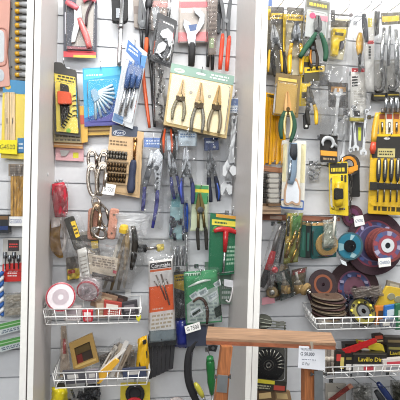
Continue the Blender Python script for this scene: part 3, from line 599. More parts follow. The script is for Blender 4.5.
rows(t, [(91, 256), (116, 260), (115, 270), (92, 266)], 4, .1135, 'print:8a7c70', seed=12); slab(t, 'yellow_mark', [(83, 276), (88, 275), (88, 280), (84, 281)], .1155, .001, 'card:d8c84a'); slab(t, 'red_mark', [(113, 270), (117, 271), (116, 274), (113, 273)], .1155, .001, 'card:c4465a')
film(t, q, .108, .03, 15, noise=.5, nx=12, ny=10, m='film:f6f6f6:.32')
t = T('grey_spatula_bag', 'clear bag of grey spatulas fanning down from the yellow cap', 'tool pack', (114, 290, .05))
for k, (x0, y0, x1, y1, m_, r) in enumerate(((122, 234, 104, 288, 'matte:b5b0a6', 2.6), (125, 236, 111, 290, 'wood:8f7a58', 2.4), (128, 238, 118, 290, 'matte:8f8a80', 2.6), (131, 240, 124, 288, 'matte:c2beb6', 2.2))): tube(t, 'spatula', [(x0, y0, .052), lerp((x0, y0), (x1, y1), .55) + (.056,), (x1, y1, .052)], [r * .6, r, r * .5], m_, 8, .5)
film(t, [(108, 230), (140, 230), (132, 292), (98, 290)], .04, .014, 91, m='film:eef0f2:.22')
t = T('dark_sponge_pack', 'dark pack with a yellow tag behind the tilted black brush', 'tool pack', (90, 262, .03)); q = [(80, 232), (98, 230), (100, 260), (84, 262)]; slab(t, 'packet', rnd(q, 1.5), .03, .012, 'card:4a463f', .6); slab(t, 'yellow_tag', sub(q, .55, .35, .95, .6), .0421, .0008, 'card:d8b63a'); rows(t, sub(q, .1, .65, .9, .95), 3, .0421, 'print:8a8478', seed=2); slab(t, 'grey_edge', sub(q, 0, 0, 1, .12), .0421, .0008, 'card:9a958a')
t = T('yellow_label_box', 'small yellow and black labelled pack behind the clear bag, left side', 'tool pack', (73, 281, .03))
q = [(66, 258), (80, 256), (81, 279), (67, 281)]; slab(t, 'packet', q, .03, .02, 'card:6a6258'); slab(t, 'yellow_label', sub(q, .05, .5, 1, .95), .05, .001, 'card:d9bd34'); slab(t, 'red_label', sub(q, .1, .55, .6, .7), .051, .0008, 'card:c2382c'); film(t, [(65, 240), (82, 240), (82, 282), (66, 282)], .028, .03, 17)
t = T('yellow_capped_tool_bag', 'clear bag with a yellow-capped tool and dark wooden blades', 'tool pack', (128, 282, .07))
MB().rev((124, 228.5, .08), [(4.6, -.014), (4.8, 0), (3.6, .012), (1, .014)], 16, (.05, -.25, 1)).obj('yellow_cap', 'gloss:ddb93c', t)
tube(t, 'dark_blade', [(133, 226, .082), (135, 240, .082), (134, 256, .082), (131, 270, .082)], [2.2, 3, 3, 1.6], 'satin:45413c', 8, .4, 3); tube(t, 'wood_blade', [(127, 230, .078), (127, 250, .078), (124, 270, .078)], [2, 2.6, 1.4], 'wood:a98f63', 8, .5, 3)
film(t, [(112, 224), (141, 221), (145, 268), (128, 285)], .07, .02, 18, noise=.5, nx=10); film(t, [(112, 212), (150, 214), (146, 236), (118, 234)], .06, .006, 19, 'bag_flap', 'film:e9ebed:.38', .25)
t = T('black_knob_tool', 'tool with a black knob and yellow cap in a clear bag above the orange pack', 'tool pack', (152, 252, .05))
tube(t, 'black_knob', [(137, 249, .04), (138, 248.6, .04), (146, 248.4, .04), (147, 248.4, .04)], [2, 4, 4, 2.4], 'rubber:1f1e1e', 12); line2(t, 'rod', 146, 248.4, 157, 248, .06, 1.6, 'metal:b2b0ac')
tube(t, 'yellow_cap', [(156, 248, .04), (158, 248, .04), (164, 247, .04)], [2.5, 4, 3.4], 'gloss:d5c05c', 12); film(t, [(138, 238), (176, 236), (178, 262), (142, 266)], .028, .03, 20, nx=9, ny=7)
# spools and goods in the upper basket
for (c, r, nr, dd, lb) in (((61, 297), 14, (.12, -.95, .25), .137, 'white tape spool with a faint red rim at the left of the upper basket'), ((90, 287.5), 11, (-.2, -.92, -.3), .115, 'tilted white spool with a red rim in the upper basket')):
    t = T('tape_spool', lb, 'spool', (c[0], c[1] + r, dd), 'tape spools in the upper basket')
    MB().rev(c + (dd,), [(r, 0), (r, .004), (r * .8, .006), (r * .8, .020), (r, .022), (r, .026), (r * .93, .026), (r * .93, .0262)], 32, nr).obj('reel', 'gloss:cbc0c3', t)
    MB().rev(c + (dd,), [(r * 1.02, .0225), (r * 1.02, .0255), (r * .9, .0275), (r * .9, .0225), (r * 1.02, .0225)], 32, nr).obj('red_rim', 'gloss:a83440', t)
    MB().rev(c + (dd,), [(r * .55, .0262), (r * .55, .0275), (r * .2, .0275), (r * .2, .0262), (r * .55, .0262)], 24, nr).obj('hub_label', 'paper:b9acb2', t)
    if r > 14: film(t, [(46, 283), (73, 281), (73, 311), (46, 312)], dd + .022, .012, 21, m='film:f4eef0:.3', noise=.5)
    else: film(t, [(79, 275), (102, 277), (102, 301), (79, 302)], dd + .018, .012, 36, m='film:f4eef0:.26', noise=.5)
for (q, lb, m_, dd, m2) in (
    ([(92, 290), (118, 297), (114, 311), (90, 306)], 'brown card packet lying in the middle of the upper basket', 'card:8b6f5a', .10, 'card:b09a80'),
    ([(106, 292), (128, 298), (126, 308), (107, 307)], 'dark brown packet at the right of the upper basket', 'card:3f3430', .07, 'card:6d4a42'),
    ([(104, 300), (122, 303), (121, 317), (103, 316)], 'red and brown packet low in the upper basket', 'card:a04038', .14, 'card:d7cfc6'),
    ([(82, 310), (93, 310), (92.5, 322), (83, 322)], 'small bright red box at the front of the upper basket', 'card:c22634', .155, 'card:e0d5d2'),
    ([(95, 300), (105, 299), (107, 318), (96, 318)], 'beige speckled packet beside the small red box', 'grain:a58c74', .125, 'card:c7b69e'),
    ([(121, 303), (137, 300), (139, 318), (123, 319)], 'black pouch at the right end of the upper basket', 'rubber:38363a', .11, 'card:7a7478'),
    ([(64, 306), (82, 306), (81, 321), (64, 321)], 'white and grey packet under the spools in the upper basket', 'card:c2bab8', .14, 'card:94888c')):
    t = T('parts_packet', lb, 'packet', inq(q, .5, 1) + (dd,), 'packets in the upper basket')
    slab(t, 'packet', rnd(q, 1), dd, .012, m_, .8); slab(t, 'label', sub(q, .15, .2, .8, .55), dd + .0121, .0008, m2); rows(t, sub(q, .2, .6, .85, .9), 2, dd + .0121, m2.replace('card', 'print'), seed=int(q[0][0]))
t = T('yellow_clip', 'tiny yellow clip on the right end of the upper basket', 'clip', (138, 321, .19))
slab(t, 'clip_body', [(136, 315), (138, 318), (141, 314.5), (141, 318), (139, 322), (136.5, 320)], .191, .004, 'gloss:d6cf3c', .3); line2(t, 'clip_wire', 137, 314, 141, 313.5, .193, .4, 'metal:a8a8a0')
# ---------------------------------------------------------------- middle bay, third row: blue pliers and green packs
t = T('wrench_bag', 'adjustable wrench in a clear bag with a blue and white header at the right panel', 'tool pack', (233, 176, .05))
slab(t, 'header', rnd([(228, 98), (240, 98), (240, 113), (227.5, 113)], 1), .056, .0015, 'card:dfe4ea'); slab(t, 'blue_band', [(228.3, 99), (239.8, 99), (239.6, 105.5), (228, 105.5)], .0576, .0006, 'card:5d78a8'); rows(t, rect(229, 107, 239, 112), 2, .0577, 'print:7088a8', seed=2)
adjustable(t, (230, 176), (234.5, 116), 3.3, .056, 'gloss:cfd2d4'); MB().prism(ell(234, 121, 1.5, 2.6, 12), .0652, .0005).obj('hang_hole', 'matte:4a4c50', t)
film(t, [(226, 95), (243, 96), (240, 182), (224, 180)], .05, .016, 22, nx=7, ny=14); hook(234, 97, .056)
t = T('spare_wrench', 'second silver adjustable wrench head hanging just below the bagged wrench', 'wrench', (228, 196, .035)); adjustable(t, (226.5, 195), (234, 135), 2.9, .034, 'gloss:c9ccce'); hook(234.5, 137, .03)
t = T('navy_header_pliers', 'steel pliers with black and blue handles under a navy header card', 'pliers', (213, 204, .04))
slab(t, 'header_card', rnd([(204, 138), (218.5, 138), (219, 150), (204, 151)], 1), .046, .0015, 'card:24407c'); slab(t, 'white_print', rect(206, 141, 214, 143), .0476, .0005, 'card:c8d2e2'); MB().prism(ell(214.5, 147, 1.3, n=10), .0476, .0005).obj('hang_hole', 'card:d8dde2', t)
pliers(t, (211.5, 170), 96, 20, 32, 4.2, .044, 'metal:7d8083', 'rubber:1e2333', 2.5, .24, .95); tube(t, 'blue_inlay', [(217, 183, .054), (219, 192, .055), (218.5, 200, .054)], [.8, 1.2, .6], 'gloss:2f4fa0', 6, .8, 3)
film(t, [(203, 138), (221, 138), (220, 178), (204, 180)], .042, .022, 23); hook(212, 141, .046)
t = T('slip_joint_bag', 'slip-joint pliers with long blue handles in a clear bag with a blue header', 'tool pack', (153, 230, .04))
slab(t, 'header', rnd([(143.5, 137.5), (162, 138), (162, 148), (144, 147)], 1), .046, .0015, 'card:5b7fc0'); rows(t, rect(146, 139.5, 160, 145), 2, .0477, 'print:d6e2f2', seed=3)
slab(t, 'upper_jaw', [(153, 152), (158, 148), (163, 156), (162, 172), (160, 190), (154.5, 193), (155, 176), (153, 164)], .048, .009, 'metal:9a9c9f', .5); slab(t, 'lower_jaw', [(148, 160), (153, 163), (152, 172), (146, 190), (142.5, 190), (143, 180), (146, 170)], .046, .009, 'satin:55575b', .5)
slab(t, 'toothed_edge', [(151, 150), (155, 151), (150, 166), (147, 166)], .05, .006, 'metal:a8aaac', .3)
tube(t, 'handle', [(144.5, 187, .053), (144, 198, .053), (142.5, 211, .053)], [1.8, 2.2, 1.7], 'gloss:38398a', 8, .8, 3); tube(t, 'handle', [(157.5, 190, .053), (156.5, 206, .053), (152.5, 228, .053)], [1.9, 2.2, 1.5], 'gloss:3a3c8e', 8, .8, 3)
disc(t, 'pivot_bolt', (156.5, 168), 0, 2.6, .057, .002, 'satin:55575a', 12); [slab(t, 'slot', ell(157.5, 174 + 4.5 * i, 1.3, 1.3, 10), .0571, .0006, 'satin:3c3e42') for i in range(3)]; film(t, [(141, 136), (166, 137), (163, 231), (139, 214)], .044, .022, 24, nx=9, ny=14); hook(153, 139, .046)
t = T('blue_header_cutter', 'silver blue-handled pliers on the left of the pair under a pale blue header', 'pliers', (172, 203, .05), 'blue-handled pliers')
pliers(t, (173, 171), 100, 20, 28, 3.8, .055, 'metal:85888b', 'gloss:3c468c', 2.0, .24, .9); slab(t, 'clear_header', [(167, 136), (178, 136), (178, 150), (167, 150)], .05, .001, 'card:bcd0dc'); film(t, [(165, 138), (180, 138), (178, 200), (166, 200)], .052, .02, 25); hook(172, 140, .05)
t = T('blue_side_pliers', 'silver blue-handled pliers on the right of the pair under a pale blue header', 'pliers', (187, 205, .06), 'blue-handled pliers')
slab(t, 'header_card', [(178, 130), (197, 131), (197, 146), (178, 146)], .07, .001, 'card:c2d2dc'); rows(t, rect(180, 133, 195, 138), 2, .0712, 'print:5a80b0', seed=8)
pliers(t, (186.5, 172), 92, 25, 32, 5.8, .073, 'metal:8d9093', 'gloss:343a66', 2.3, .2, .85); tube(t, 'blue_inlay', [(181.5, 178, .083), (180.6, 188, .084), (181.6, 198, .083)], [.8, 1.2, .7], 'gloss:4a5cb8', 6, .8, 3)
film(t, [(177, 129), (198, 130), (196, 186), (178, 187)], .071, .02, 26); hook(187, 134, .07)
t = T('teal_bit_card', 'pale teal card with dark cluster of bits below the blue-handled pliers', 'tool pack', (177, 241, .03))
slab(t, 'backing_card', [(171, 194), (183, 194), (182, 240), (169, 239)], .03, .002, 'card:a5ccd0'); slab(t, 'teal_label', [(172.5, 197), (180, 197), (179.5, 207), (172, 207)], .032, .0006, 'card:6fb4bd')
rg = random.Random(4)
for k in range(14): x, y = rg.uniform(170, 184), rg.uniform(215, 234); tube(t, 'bit', [(x, y, .04), (x + rg.uniform(-2, 2), y + rg.uniform(4, 8), .044)], rg.uniform(.8, 1.6), rg.choice(['satin:5a5c66', 'metal:8d909a', 'satin:3c3e48', 'gloss:40466e']), 6)
film(t, [(167, 195), (187, 195), (187, 241), (167, 241)], .034, .022, 27); hook(176, 196, .032)
t = T('blue_rod_driver', 'slim screwdriver with a royal blue handle behind the green pack', 'screwdriver', (187, 256, .03)); driver(t, (186, 203), (186.5, 232), (187, 272), 2.5, 1, .03, 'gloss:2a52b0'); hook(186, 203, .024)
t = T('green_pliers_pack', 'olive pliers with black handles on a green and yellow card', 'tool pack', (199, 251, .06))
q = [(192, 184), (209, 185), (208, 231), (190, 231)]
slab(t, 'backing_card', q, .058, .002, 'card:b9c3a6'); slab(t, 'green_panel', sub(q, .05, .02, .98, .42), .06, .0006, 'card:3f8a54'); slab(t, 'yellow_bar', sub(q, 0, .1, 1, .17), .0607, .0005, 'card:d8c23c')
pliers(t, (200.5, 210), 93, 17, 40, 4.2, .063, 'satin:7b6c45', 'rubber:26241f', 1.8, .27, .95, None, .45); blister(t, sub(q, .04, .2, .96, .98), .0613, .018, 2); hook(200, 188, .06)
t = T('t_handle_pack', 'dark green pack with a red T-handled driver and yellow band', 'tool pack', (225, 276, .07))
q = [(210.5, 213), (242, 217.5), (240, 273), (208, 277)]
slab(t, 'backing_card', q, .07, .003, 'card:1f6a48'); slab(t, 'yellow_band', [(212, 219), (240, 222), (240, 227.5), (211.8, 224.5)], .073, .0006, 'card:d9cf4a'); slab(t, 'orange_strip', [(216, 213.5), (238, 216.5), (238, 219.5), (216, 217)], .0736, .0005, 'card:d09a3a')
rows(t, [(214, 221), (227, 222.4), (227, 224.6), (214, 223.2)], 1, .0738, 'print:2f5a38', seed=5, fill=.8); slab(t, 'lime_strip', [(214, 226), (217, 226), (215, 232), (212, 232)], .073, .0005, 'card:6fae5a')
tube(t, 'cross_bar', [(214, 231.5, .082), (218, 229.5, .082), (225, 229.3, .082), (232, 230.5, .082), (236.5, 233, .082)], [1.8, 2.6, 2.8, 2.6, 1.8], 'gloss:c42b2e', 10, .8, 2); tube(t, 'grip_stem', [(226, 230, .082), (225.5, 241, .082), (224.8, 252, .082)], [3, 2.6, 1.8], 'gloss:b9252b', 10, .8)
line2(t, 'shaft', 224.8, 251, 223, 273, .082, 1.3, 'metal:b9bcbb'); blister(t, sub(q, .06, .18, .96, .97), .0735, .02, 3); hook(231, 214, .072, .03); rows(t, sub(q, .55, .5, .95, .85), 5, .073, 'print:9fc0a8', seed=15)
t = T('grey_card_pack', 'grey and white packaging between the two green packs', 'tool pack', (222, 304, .03))
slab(t, 'packet', [(205, 262), (236, 262), (234, 304), (206, 304)], .02, .006, 'card:6f8878'); rows(t, [(222, 280), (233, 280), (232, 300), (221, 300)], 4, .026, 'print:c8cfca', seed=3)
t = T('white_swing_tag', 'small white tag on a bent wire right of the green pack', 'tag', (229, 302, .06)); slab(t, 'tag', rnd([(224, 279), (236, 281), (235, 288), (224, 286)], 1), .06, .002, 'paper:e4e4e8'); tube(t, 'bent_wire', [(233, 287, .06), (231, 297, .06), (229, 302, .06), (226, 300, .06)], .9, 'gloss:d8d4d4', 6, 1, 3)
t = T('orange_drill_card', 'orange and white drill bit card with a black title band in a clear sleeve', 'tool pack', (161, 346, .10))
q = [(148.5, 261.5), (172.5, 258.5), (175.5, 329), (148.5, 333)]
slab(t, 'backing_card', q, .10, .003, 'card:f0eeea'); slab(t, 'title_band', sub(q, .06, .03, .94, .115), .103, .0008, 'card:33302f'); text(t, 'Constable', 160.8, 265.3, 4, .104, 'print:eeeeee', 7, 19, bold=.01)
slab(t, 'orange_rule', sub(q, .06, .125, .94, .155), .103, .0006, 'card:de6a35'); slab(t, 'orange_panel', sub(q, .03, .36, .97, .72), .103, .0006, 'card:f0682a'); slab(t, 'grey_panel', sub(q, .05, .165, .95, .35), .103, .0005, 'card:e2dfdc')
for x0, y0, x1, y1, r in ((156, 275, 166, 300, .8), (161, 274, 169.5, 305, .9), (154, 281, 158, 287, .6), (166, 279, 168, 284, .6)): line2(t, 'drill_bit', x0, y0, x1, y1, .106, r, 'metal:a9a49c', 1, 6)
rows(t, sub(q, .15, .66, .6, .7), 1, .1037, 'print:f3d3c0', seed=4); rows(t, sub(q, .08, .75, .92, .97), 4, .1033, 'print:c2b49a', seed=6)
film(t, [(147, 256), (174, 254), (177.5, 345), (147.5, 348)], .098, .016, 28, 'clear_sleeve', 'film:f4f6f8:.06', .1)
slab(t, 'grey_footer', [(149, 331), (175.5, 329), (176, 340), (149, 343)], .1, .003, 'card:8c9aa0')
t = T('black_bristle_strip', 'bundle of black ribbed rubber strips hanging below the orange drill card', 'rubber strips', (160, 378, .08))
for k in range(6):
    x0, x1 = 148.5 + 4.6 * k, 148 + 4.1 * k; slab(t, 'strip', rnd([(x0, 338), (x0 + 4.3, 338), (x1 + 4 + .6, 378.5 - 1.9 * k), (x1 + .6, 380 - 1.9 * k)], .8), .082, .01, 'rubber:29292c', .8)
slab(t, 'top_band', [(148, 336), (176.5, 334), (176.5, 345), (148, 347)], .08, .016, 'card:4a5056', .5); hook(161, 338, .085, .004)
t = T('yellow_black_pack', 'small yellow and black pack left of the green swivel pack', 'tool pack', (179, 320, .05))
q = [(173.5, 272), (185, 271), (186, 320), (174, 321)]; slab(t, 'backing_card', q, .05, .003, 'card:3b3c40'); slab(t, 'yellow_panel', [(174, 275), (184, 274), (184.5, 291), (174.3, 288)], .053, .0008, 'card:e2b92a'); rows(t, [(175, 276), (184, 275), (184, 281), (175, 282)], 2, .0538, 'print:2c2a20', seed=2); slab(t, 'dark_tool', rnd([(176, 292), (183, 292), (184, 316), (177, 317)], 2), .053, .012, 'rubber:2e3034', .8)
film(t, [(173, 262), (187, 262), (187, 322), (173, 323)], .051, .02, 29); hook(179, 272, .05)
t = T('grey_film_bag', 'crumpled clear bag of grey parts above the yellow and black pack', 'bag', (181, 272, .05)); film(t, [(170, 240), (190, 240), (190, 270), (172, 272)], .075, .028, 30, noise=.5)
for k in range(5): tube(t, 'grey_part', [(175 + 3 * k, 246, .083), (173.5 + 3.2 * k, 266, .085)], 1.1, ('metal:b9bcbe', 'satin:70747a')[k % 2], 6)
t = T('blue_bag', 'royal blue pouch showing between the black strips and the price tag', 'bag', (182, 348, .04)); film(t, [(173, 318), (191, 318), (192, 348), (175, 347)], .04, .03, 31, 'pouch', 'gloss:27307c', .3); hook(182, 320, .05, .004)
slab(t, 'pouch_seam', [(173.5, 318), (191, 318), (191, 321), (173.5, 321)], .058, .003, 'gloss:1d2460')
t = T('green_swivel_pack', 'bright green pack with white paper labels and a bent brown tool, tagged 7500', 'tool pack', (203, 346, .09))
q = [(183.5, 272), (217, 269.5), (222.5, 322), (186, 325)]
slab(t, 'backing_card', rnd(q, 2), .09, .003, 'card:3f9a63'); slab(t, 'dark_strip', sub(q, .03, .03, .5, .08), .093, .0005, 'card:c9d8cc'); rows(t, [(185, 274), (200, 273), (200, 275.6), (185, 276.6)], 1, .0936, 'print:2f6e48', seed=8, fill=.8)
slab(t, 'pale_panel', [inq(q, .04, .62), inq(q, .5, .42), inq(q, .97, .3), inq(q, .97, .97), inq(q, .04, .97)], .093, .0005, 'card:b7c6be'); rows(t, sub(q, .1, .6, .95, .95), 5, .0936, 'print:8a9a98', seed=12)
tube(t, 'white_arc', [(188, 287, .097), (195, 284, .097), (203, 281, .097), (211, 280, .097)], [.5, 1.3, 1.5, .5], 'gloss:e9f0ea', 6, .8, 3)
for qq in ([(189, 296), (196, 291), (200, 296), (192, 300)], [(197, 292), (206, 287), (209, 293), (200, 298)], [(206, 296), (217, 290), (219, 296), (209, 303)], [(190, 312), (200, 306), (203, 312), (193, 318)], [(213, 284), (220, 279), (221, 285), (216, 288)]):
    o = slab(t, 'paper_label', qq, .094, .002, 'paper:dfe6e6'); slab(o, 'label_print', sub(qq, .15, .2, .85, .7), .0962, .0004, 'print:a8b4b8')
tube(t, 'bent_tool', [(193, 302, .1), (199, 298, .1), (205, 302, .1), (207.5, 312, .1), (207, 324, .1)], [1, 1.5, 1.6, 1.6, 1.2], 'satin:6a4a3c', 8, .8, 3)
for qq in ([(192, 314), (200, 309), (201, 311), (193, 316)], [(214, 309), (221, 305), (222, 315), (216, 318)]): slab(t, 'dark_bit', qq, .096, .003, 'satin:3a4a40')
film(t, [(182.5, 268), (219, 267), (225, 326), (185, 327)], .092, .018, 32, m='film:f4f6f8:.1', noise=.2)
slab(t, 'dark_lower_sleeve', [(186, 326), (206, 326), (207, 346), (187, 347)], .086, .01, 'card:3c4150', .5); slab(t, 'sleeve_fold', [(205, 326), (214, 324), (213, 345), (206, 346)], .086, .004, 'card:6a6668')
price_tag(t, [(184.5, 326.5), (199.5, 321.8), (201, 329.2), (186, 334)], 'G 7500', .112, ink='print:222222', ang=16, hgt=4); hook(200, 271, .092)
t = T('black_bow_saw', 'black curved bow handle hanging in front of the lower wall', 'saw', (193, 402, .09))
tube(t, 'bow', [(196, 341, .09), (190, 350, .09), (187.8, 364, .09), (188.5, 380, .09), (193, 394, .09), (201, 410, .09)], [2.6, 3.4, 3.8, 3.8, 3.6, 3], 'rubber:232326', 10, .7, 4)
tube(t, 'inner_ridge', [(192.5, 352, .097), (191, 366, .097), (192, 380, .097), (197, 394, .097)], .8, 'gloss:3d3d42', 6, 1, 3); hook(196, 340, .07, .004)
t = T('lime_handle_tool', 'short tool with a lime yellow grip beside the black bow', 'tool', (200, 400, .10)); tube(t, 'grip', [(195, 383, .12), (197, 386, .12), (201, 393, .12), (203, 397, .12)], [1.6, 2.8, 2.8, 2], 'gloss:c2bb45', 10); tube(t, 'shaft', [(202.5, 396, .12), (208, 406, .12)], 1.1, 'metal:a8aaa8')
t = T('green_screwdriver', 'screwdriver with a dark green handle left of the trestle leg', 'screwdriver', (211, 404, .09)); driver(t, (210, 357), (212, 394), (213, 425), 4.6, 1.3, .1, 'gloss:1f6b35'); hook(211, 358, .08, .004); tube(t, 'green_cap', [(210, 356.5, .1), (210.1, 360, .1)], [3.2, 4.2], 'gloss:2b8045', 10)
t = T('dark_bracket', 'dark metal bracket behind the green screwdriver under the trestle beam', 'bracket', (216, 358, .06)); slab(t, 'plate', [(208, 344), (218, 346), (216, 352), (209, 351)], .06, .006, 'satin:4d4f52', .4); disc(t, 'bolt', (213, 348), 0, 1.6, .066, .002, 'satin:8a8c8e', 10)

# ---------------------------------------------------------------- lower basket goods and things below it
t = T('kraft_blade_card', 'narrow upright kraft card with red print leaning at the left of the lower basket', 'packet', (64, 376, .11)); q = [(61, 326), (66, 326), (70.5, 376), (60, 377)]
slab(t, 'card', q, .12, .004, 'card:b5a28e'); slab(t, 'red_print', sub(q, .3, .25, .75, .55), .124, .0006, 'card:a8443c'); film(t, [(60, 322), (67, 322), (72, 377), (58.5, 378)], .118, .012, 33)
t = T('gold_frame_pouch', 'gold-brown framed pack with a dark window leaning in the lower basket', 'packet', (84, 372, .10)); q = [(69, 344), (92, 333.5), (99, 362), (74, 371.5)]
MB().frame(q, sub(q, .17, .22, .83, .82), .11, .014).obj('frame', 'card:a1824a', t); slab(t, 'dark_window', sub(q, .15, .2, .85, .85), .11, .004, 'card:3a3028'); slab(t, 'brown_part', sub(q, .2, .25, .8, .48), .114, .003, 'satin:7d6a4a'); slab(t, 'red_part', sub(q, .2, .5, .42, .8), .114, .003, 'card:6e2a26'); slab(t, 'gold_rim', sub(q, .08, .84, .92, .92), .1242, .001, 'card:c2a566')
for k, (q, lb, m_, dd, sd) in enumerate((([(97, 350), (110, 345), (114, 374), (100, 377)], 'clear bag of grey parts beside the gold-framed pack', 'grain:8a8078', .08, 41), ([(108, 347), (121, 336), (122, 352), (108, 372)], 'clear bag with pale card tilted in the middle of the lower basket', 'card:b9ada0', .10, 42), ([(118, 342), (136, 342), (138, 376), (120, 377)], 'clear bag of beige hardware left of the yellow and black pack', 'grain:9c8e80', .09, 43))):
    t = T('hardware_bag', lb, 'bag', inq(q, .5, 1) + (dd,), 'clear bags in the lower basket')
    slab(t, 'parts_card', rnd(sub(q, .12, .25, .88, .95), 1), dd, .008, m_, .5)
    rg = random.Random(sd)
    for i in range(10):
        x, y = inq(q, rg.uniform(.15, .8), rg.uniform(.3, .9)); tube(t, 'metal_part', [(x, y, dd + .011), (x + rg.uniform(-3, 3), y + rg.uniform(-4, 4), dd + .013)], rg.uniform(.6, 1.2), rg.choice(['satin:6b5f50', 'metal:b5b0a8', 'satin:4c4038']), 6)
    film(t, q, dd + .002, .026, sd, noise=.5)
for k, (x0, y0, x1, y1, m_, lb) in enumerate(((100, 374, 116, 346, 'card:c9c2b8', 'pale strip leaning leftmost in the fan of strips in the lower basket'), (106, 376, 122, 344, 'card:a89c8c', 'tan strip leaning second in the fan of strips in the lower basket'), (111, 377, 127, 341, 'card:d2cfca', 'whitish strip leaning third in the fan of strips in the lower basket'), (116, 377, 131, 345, 'card:8c7f70', 'brown strip leaning rightmost in the fan of strips in the lower basket'))):
    t = T('card_strip', lb, 'card strip', (x0, y0, .13), 'strips fanned out in the lower basket'); slab(t, 'strip', rnd(bar(x0, y0, x1, y1, 2.2), .8), .126 + .004 * k, .002, m_); slab(t, 'strip_print', bar(lerp((x0, y0), (x1, y1), .35)[0], lerp((x0, y0), (x1, y1), .35)[1], lerp((x0, y0), (x1, y1), .7)[0], lerp((x0, y0), (x1, y1), .7)[1], .7), .1282 + .004 * k, .0004, 'print:6a5a48')
t = T('yellow_flat_tool', 'flat yellow-orange tool lying across the front of the lower basket', 'tool', (107, 384, .15)); slab(t, 'blade', rnd([(95, 376), (116, 358), (120, 361), (100, 384), (96, 384)], 1.5), .15, .006, 'gloss:d8a63a', .6); slab(t, 'white_edge', [(98, 372), (124, 348), (126, 350), (100, 375)], .146, .004, 'gloss:dcd8d2', .3)
t = T('yellow_black_bag', 'yellow pack with black print at the right end of the lower basket', 'packet', (143, 374, .12)); q = [(138, 339), (147, 335), (150, 372), (136, 374)]
film(t, q, .12, .03, 44, 'packet', 'gloss:d3a51f', .3); 
for a in ((.5, .1, .9, .22), (.55, .42, .9, .62), (.2, .68, .45, .8)): slab(t, 'black_print', rnd(sub(q, *a), 1), .1485, .0008, 'print:221f1a')
for k, (q, lb, m_) in enumerate((([(62, 371), (84, 370), (86, 383), (64, 385)], 'dark packet low at the left of the lower basket', 'card:4b4a50'), ([(86, 370), (98, 369), (99, 382), (87, 384)], 'grey packet behind the lower basket wires', 'card:77737a'), ([(122, 369), (146, 367), (147, 378), (123, 380)], 'navy packet low at the right of the lower basket', 'card:3a4258'))):
    t = T('flat_packet', lb, 'packet', inq(q, .5, 1) + (.165,), 'flat packets in the lower basket'); slab(t, 'packet', rnd(q, 1), .164, .008, m_, .6); slab(t, 'label', sub(q, .2, .3, .7, .6), .1721, .0006, 'card:b5b2ae')
t = T('yellow_pouch', 'crumpled bright yellow pouch under the left end of the lower basket', 'bag', (59, 404, .10)); film(t, [(52, 387), (67, 387), (68, 408), (51, 408)], .09, .04, 45, 'pouch', 'gloss:d8c71f', .45); slab(t, 'black_band', [(56, 384), (65, 384), (65, 387.5), (56, 387.5)], .10, .01, 'rubber:2c2820', .4); hook(60, 385, .09, .004)
t = T('dark_parts_bag', 'dark bag of black parts under the lower basket', 'bag', (84, 408, .08)); film(t, [(67, 386), (102, 384), (102, 410), (67, 410)], .07, .05, 46, m='film:c9ccd0:.18', noise=.5)
rg = random.Random(9)
for i in range(16): x, y = rg.uniform(70, 100), rg.uniform(388, 402); tube(t, 'black_part', [(x, y, .08), (x + rg.uniform(-4, 4), y + rg.uniform(3, 8), .09)], rg.uniform(1.2, 2.6), rg.choice(['rubber:1e1e20', 'rubber:2b2c30', 'satin:55585e']), 6)
slab(t, 'inner_pouch', rnd([(84, 386), (100, 385), (100, 406), (84, 408)], 2), .07, .012, 'rubber:1c1d20', 1); hook(85, 386, .08, .004)
t = T('yellow_loop_pack', 'yellow card with a black loop tool and red disc under the lower basket', 'tool pack', (135, 406, .06)); q = [(120.5, 383), (150, 382), (150, 410), (120, 410)]
slab(t, 'backing_card', q, .06, .003, 'card:d6c040'); tube(t, 'black_loop', [(x, y, .075) for x, y in ell(135, 394, 7.5, 8, 20)], 2.2, 'rubber:1d1d1f', 8, 1, 0, True); slab(t, 'black_core', ell(135, 393, 7, 5.5, 18), .064, .012, 'rubber:252528', .8); slab(t, 'red_disc', ell(134.5, 402, 8, 3.6, 18), .078, .008, 'gloss:b8343a', .8); hook(135, 384, .06, .006)
t = T('white_rim_cap', 'pale round cap peeking over the bottom edge of the middle bay', 'cap', (175, 410, .05)); MB().rev((176, 408, .06), [(11, 0), (11, .01), (8, .016)], 24).obj('cap', 'plastic:b9a9a4', t); disc(t, 'cap_ring', (176, 408), 8.5, 10, .0725, .002, 'gloss:c9c2bf', 24)
# ---------------------------------------------------------------- right bay, top row
t = T('blue_yellow_sleeve', 'blue and yellow packaging edge tucked beside the right panel at the top', 'tool pack', (268, 60, .03))
slab(t, 'sleeve', [(258, -5), (272, -5), (271, 58), (258, 58)], .03, .004, 'card:8a8258'); slab(t, 'blue_band', [(258, -5), (272, -5), (272, 6), (258, 6)], .034, .0006, 'card:4a68a0'); slab(t, 'yellow_band', [(258, 9), (272, 9), (271.5, 22), (258, 22)], .034, .0006, 'card:d8b428'); slab(t, 'dark_band', [(258, 24), (271.5, 24), (271, 34), (258, 34)], .034, .0006, 'card:38362e')
t = T('long_nose_pliers_bag', 'silver-jawed pliers with black and yellow grips at the top left of the right bay', 'pliers', (276, 76, .05))
slab(t, 'backing_sleeve', [(268, 20), (285, 20), (284, 76), (267, 75)], .046, .0015, 'card:7a7260')
slab(t, 'header_card', rnd([(271, 7), (284, 7), (284.5, 24), (271, 24)], 1), .048, .0015, 'card:45403a'); slab(t, 'yellow_band', rect(271.5, 13, 284, 19), .0496, .0006, 'card:dcb626'); rows(t, rect(272.5, 14, 283, 18), 1, .0503, 'print:3c3828', seed=3)
pliers(t, (275.5, 40), 98, 16, 36, 5.2, .052, 'gloss:c4c6c7', 'rubber:2e2a24', 2.0, .28, 1.1)
for s, x in ((-1, 269.3), (1, 281)): tube(t, 'yellow_inlay', [(x + s * -.4, 50, .062), (x + s * .6, 60, .063), (x + s * 1, 72, .062)], [1, 1.5, .9], 'rubber:dcae2a', 6, .8, 3)
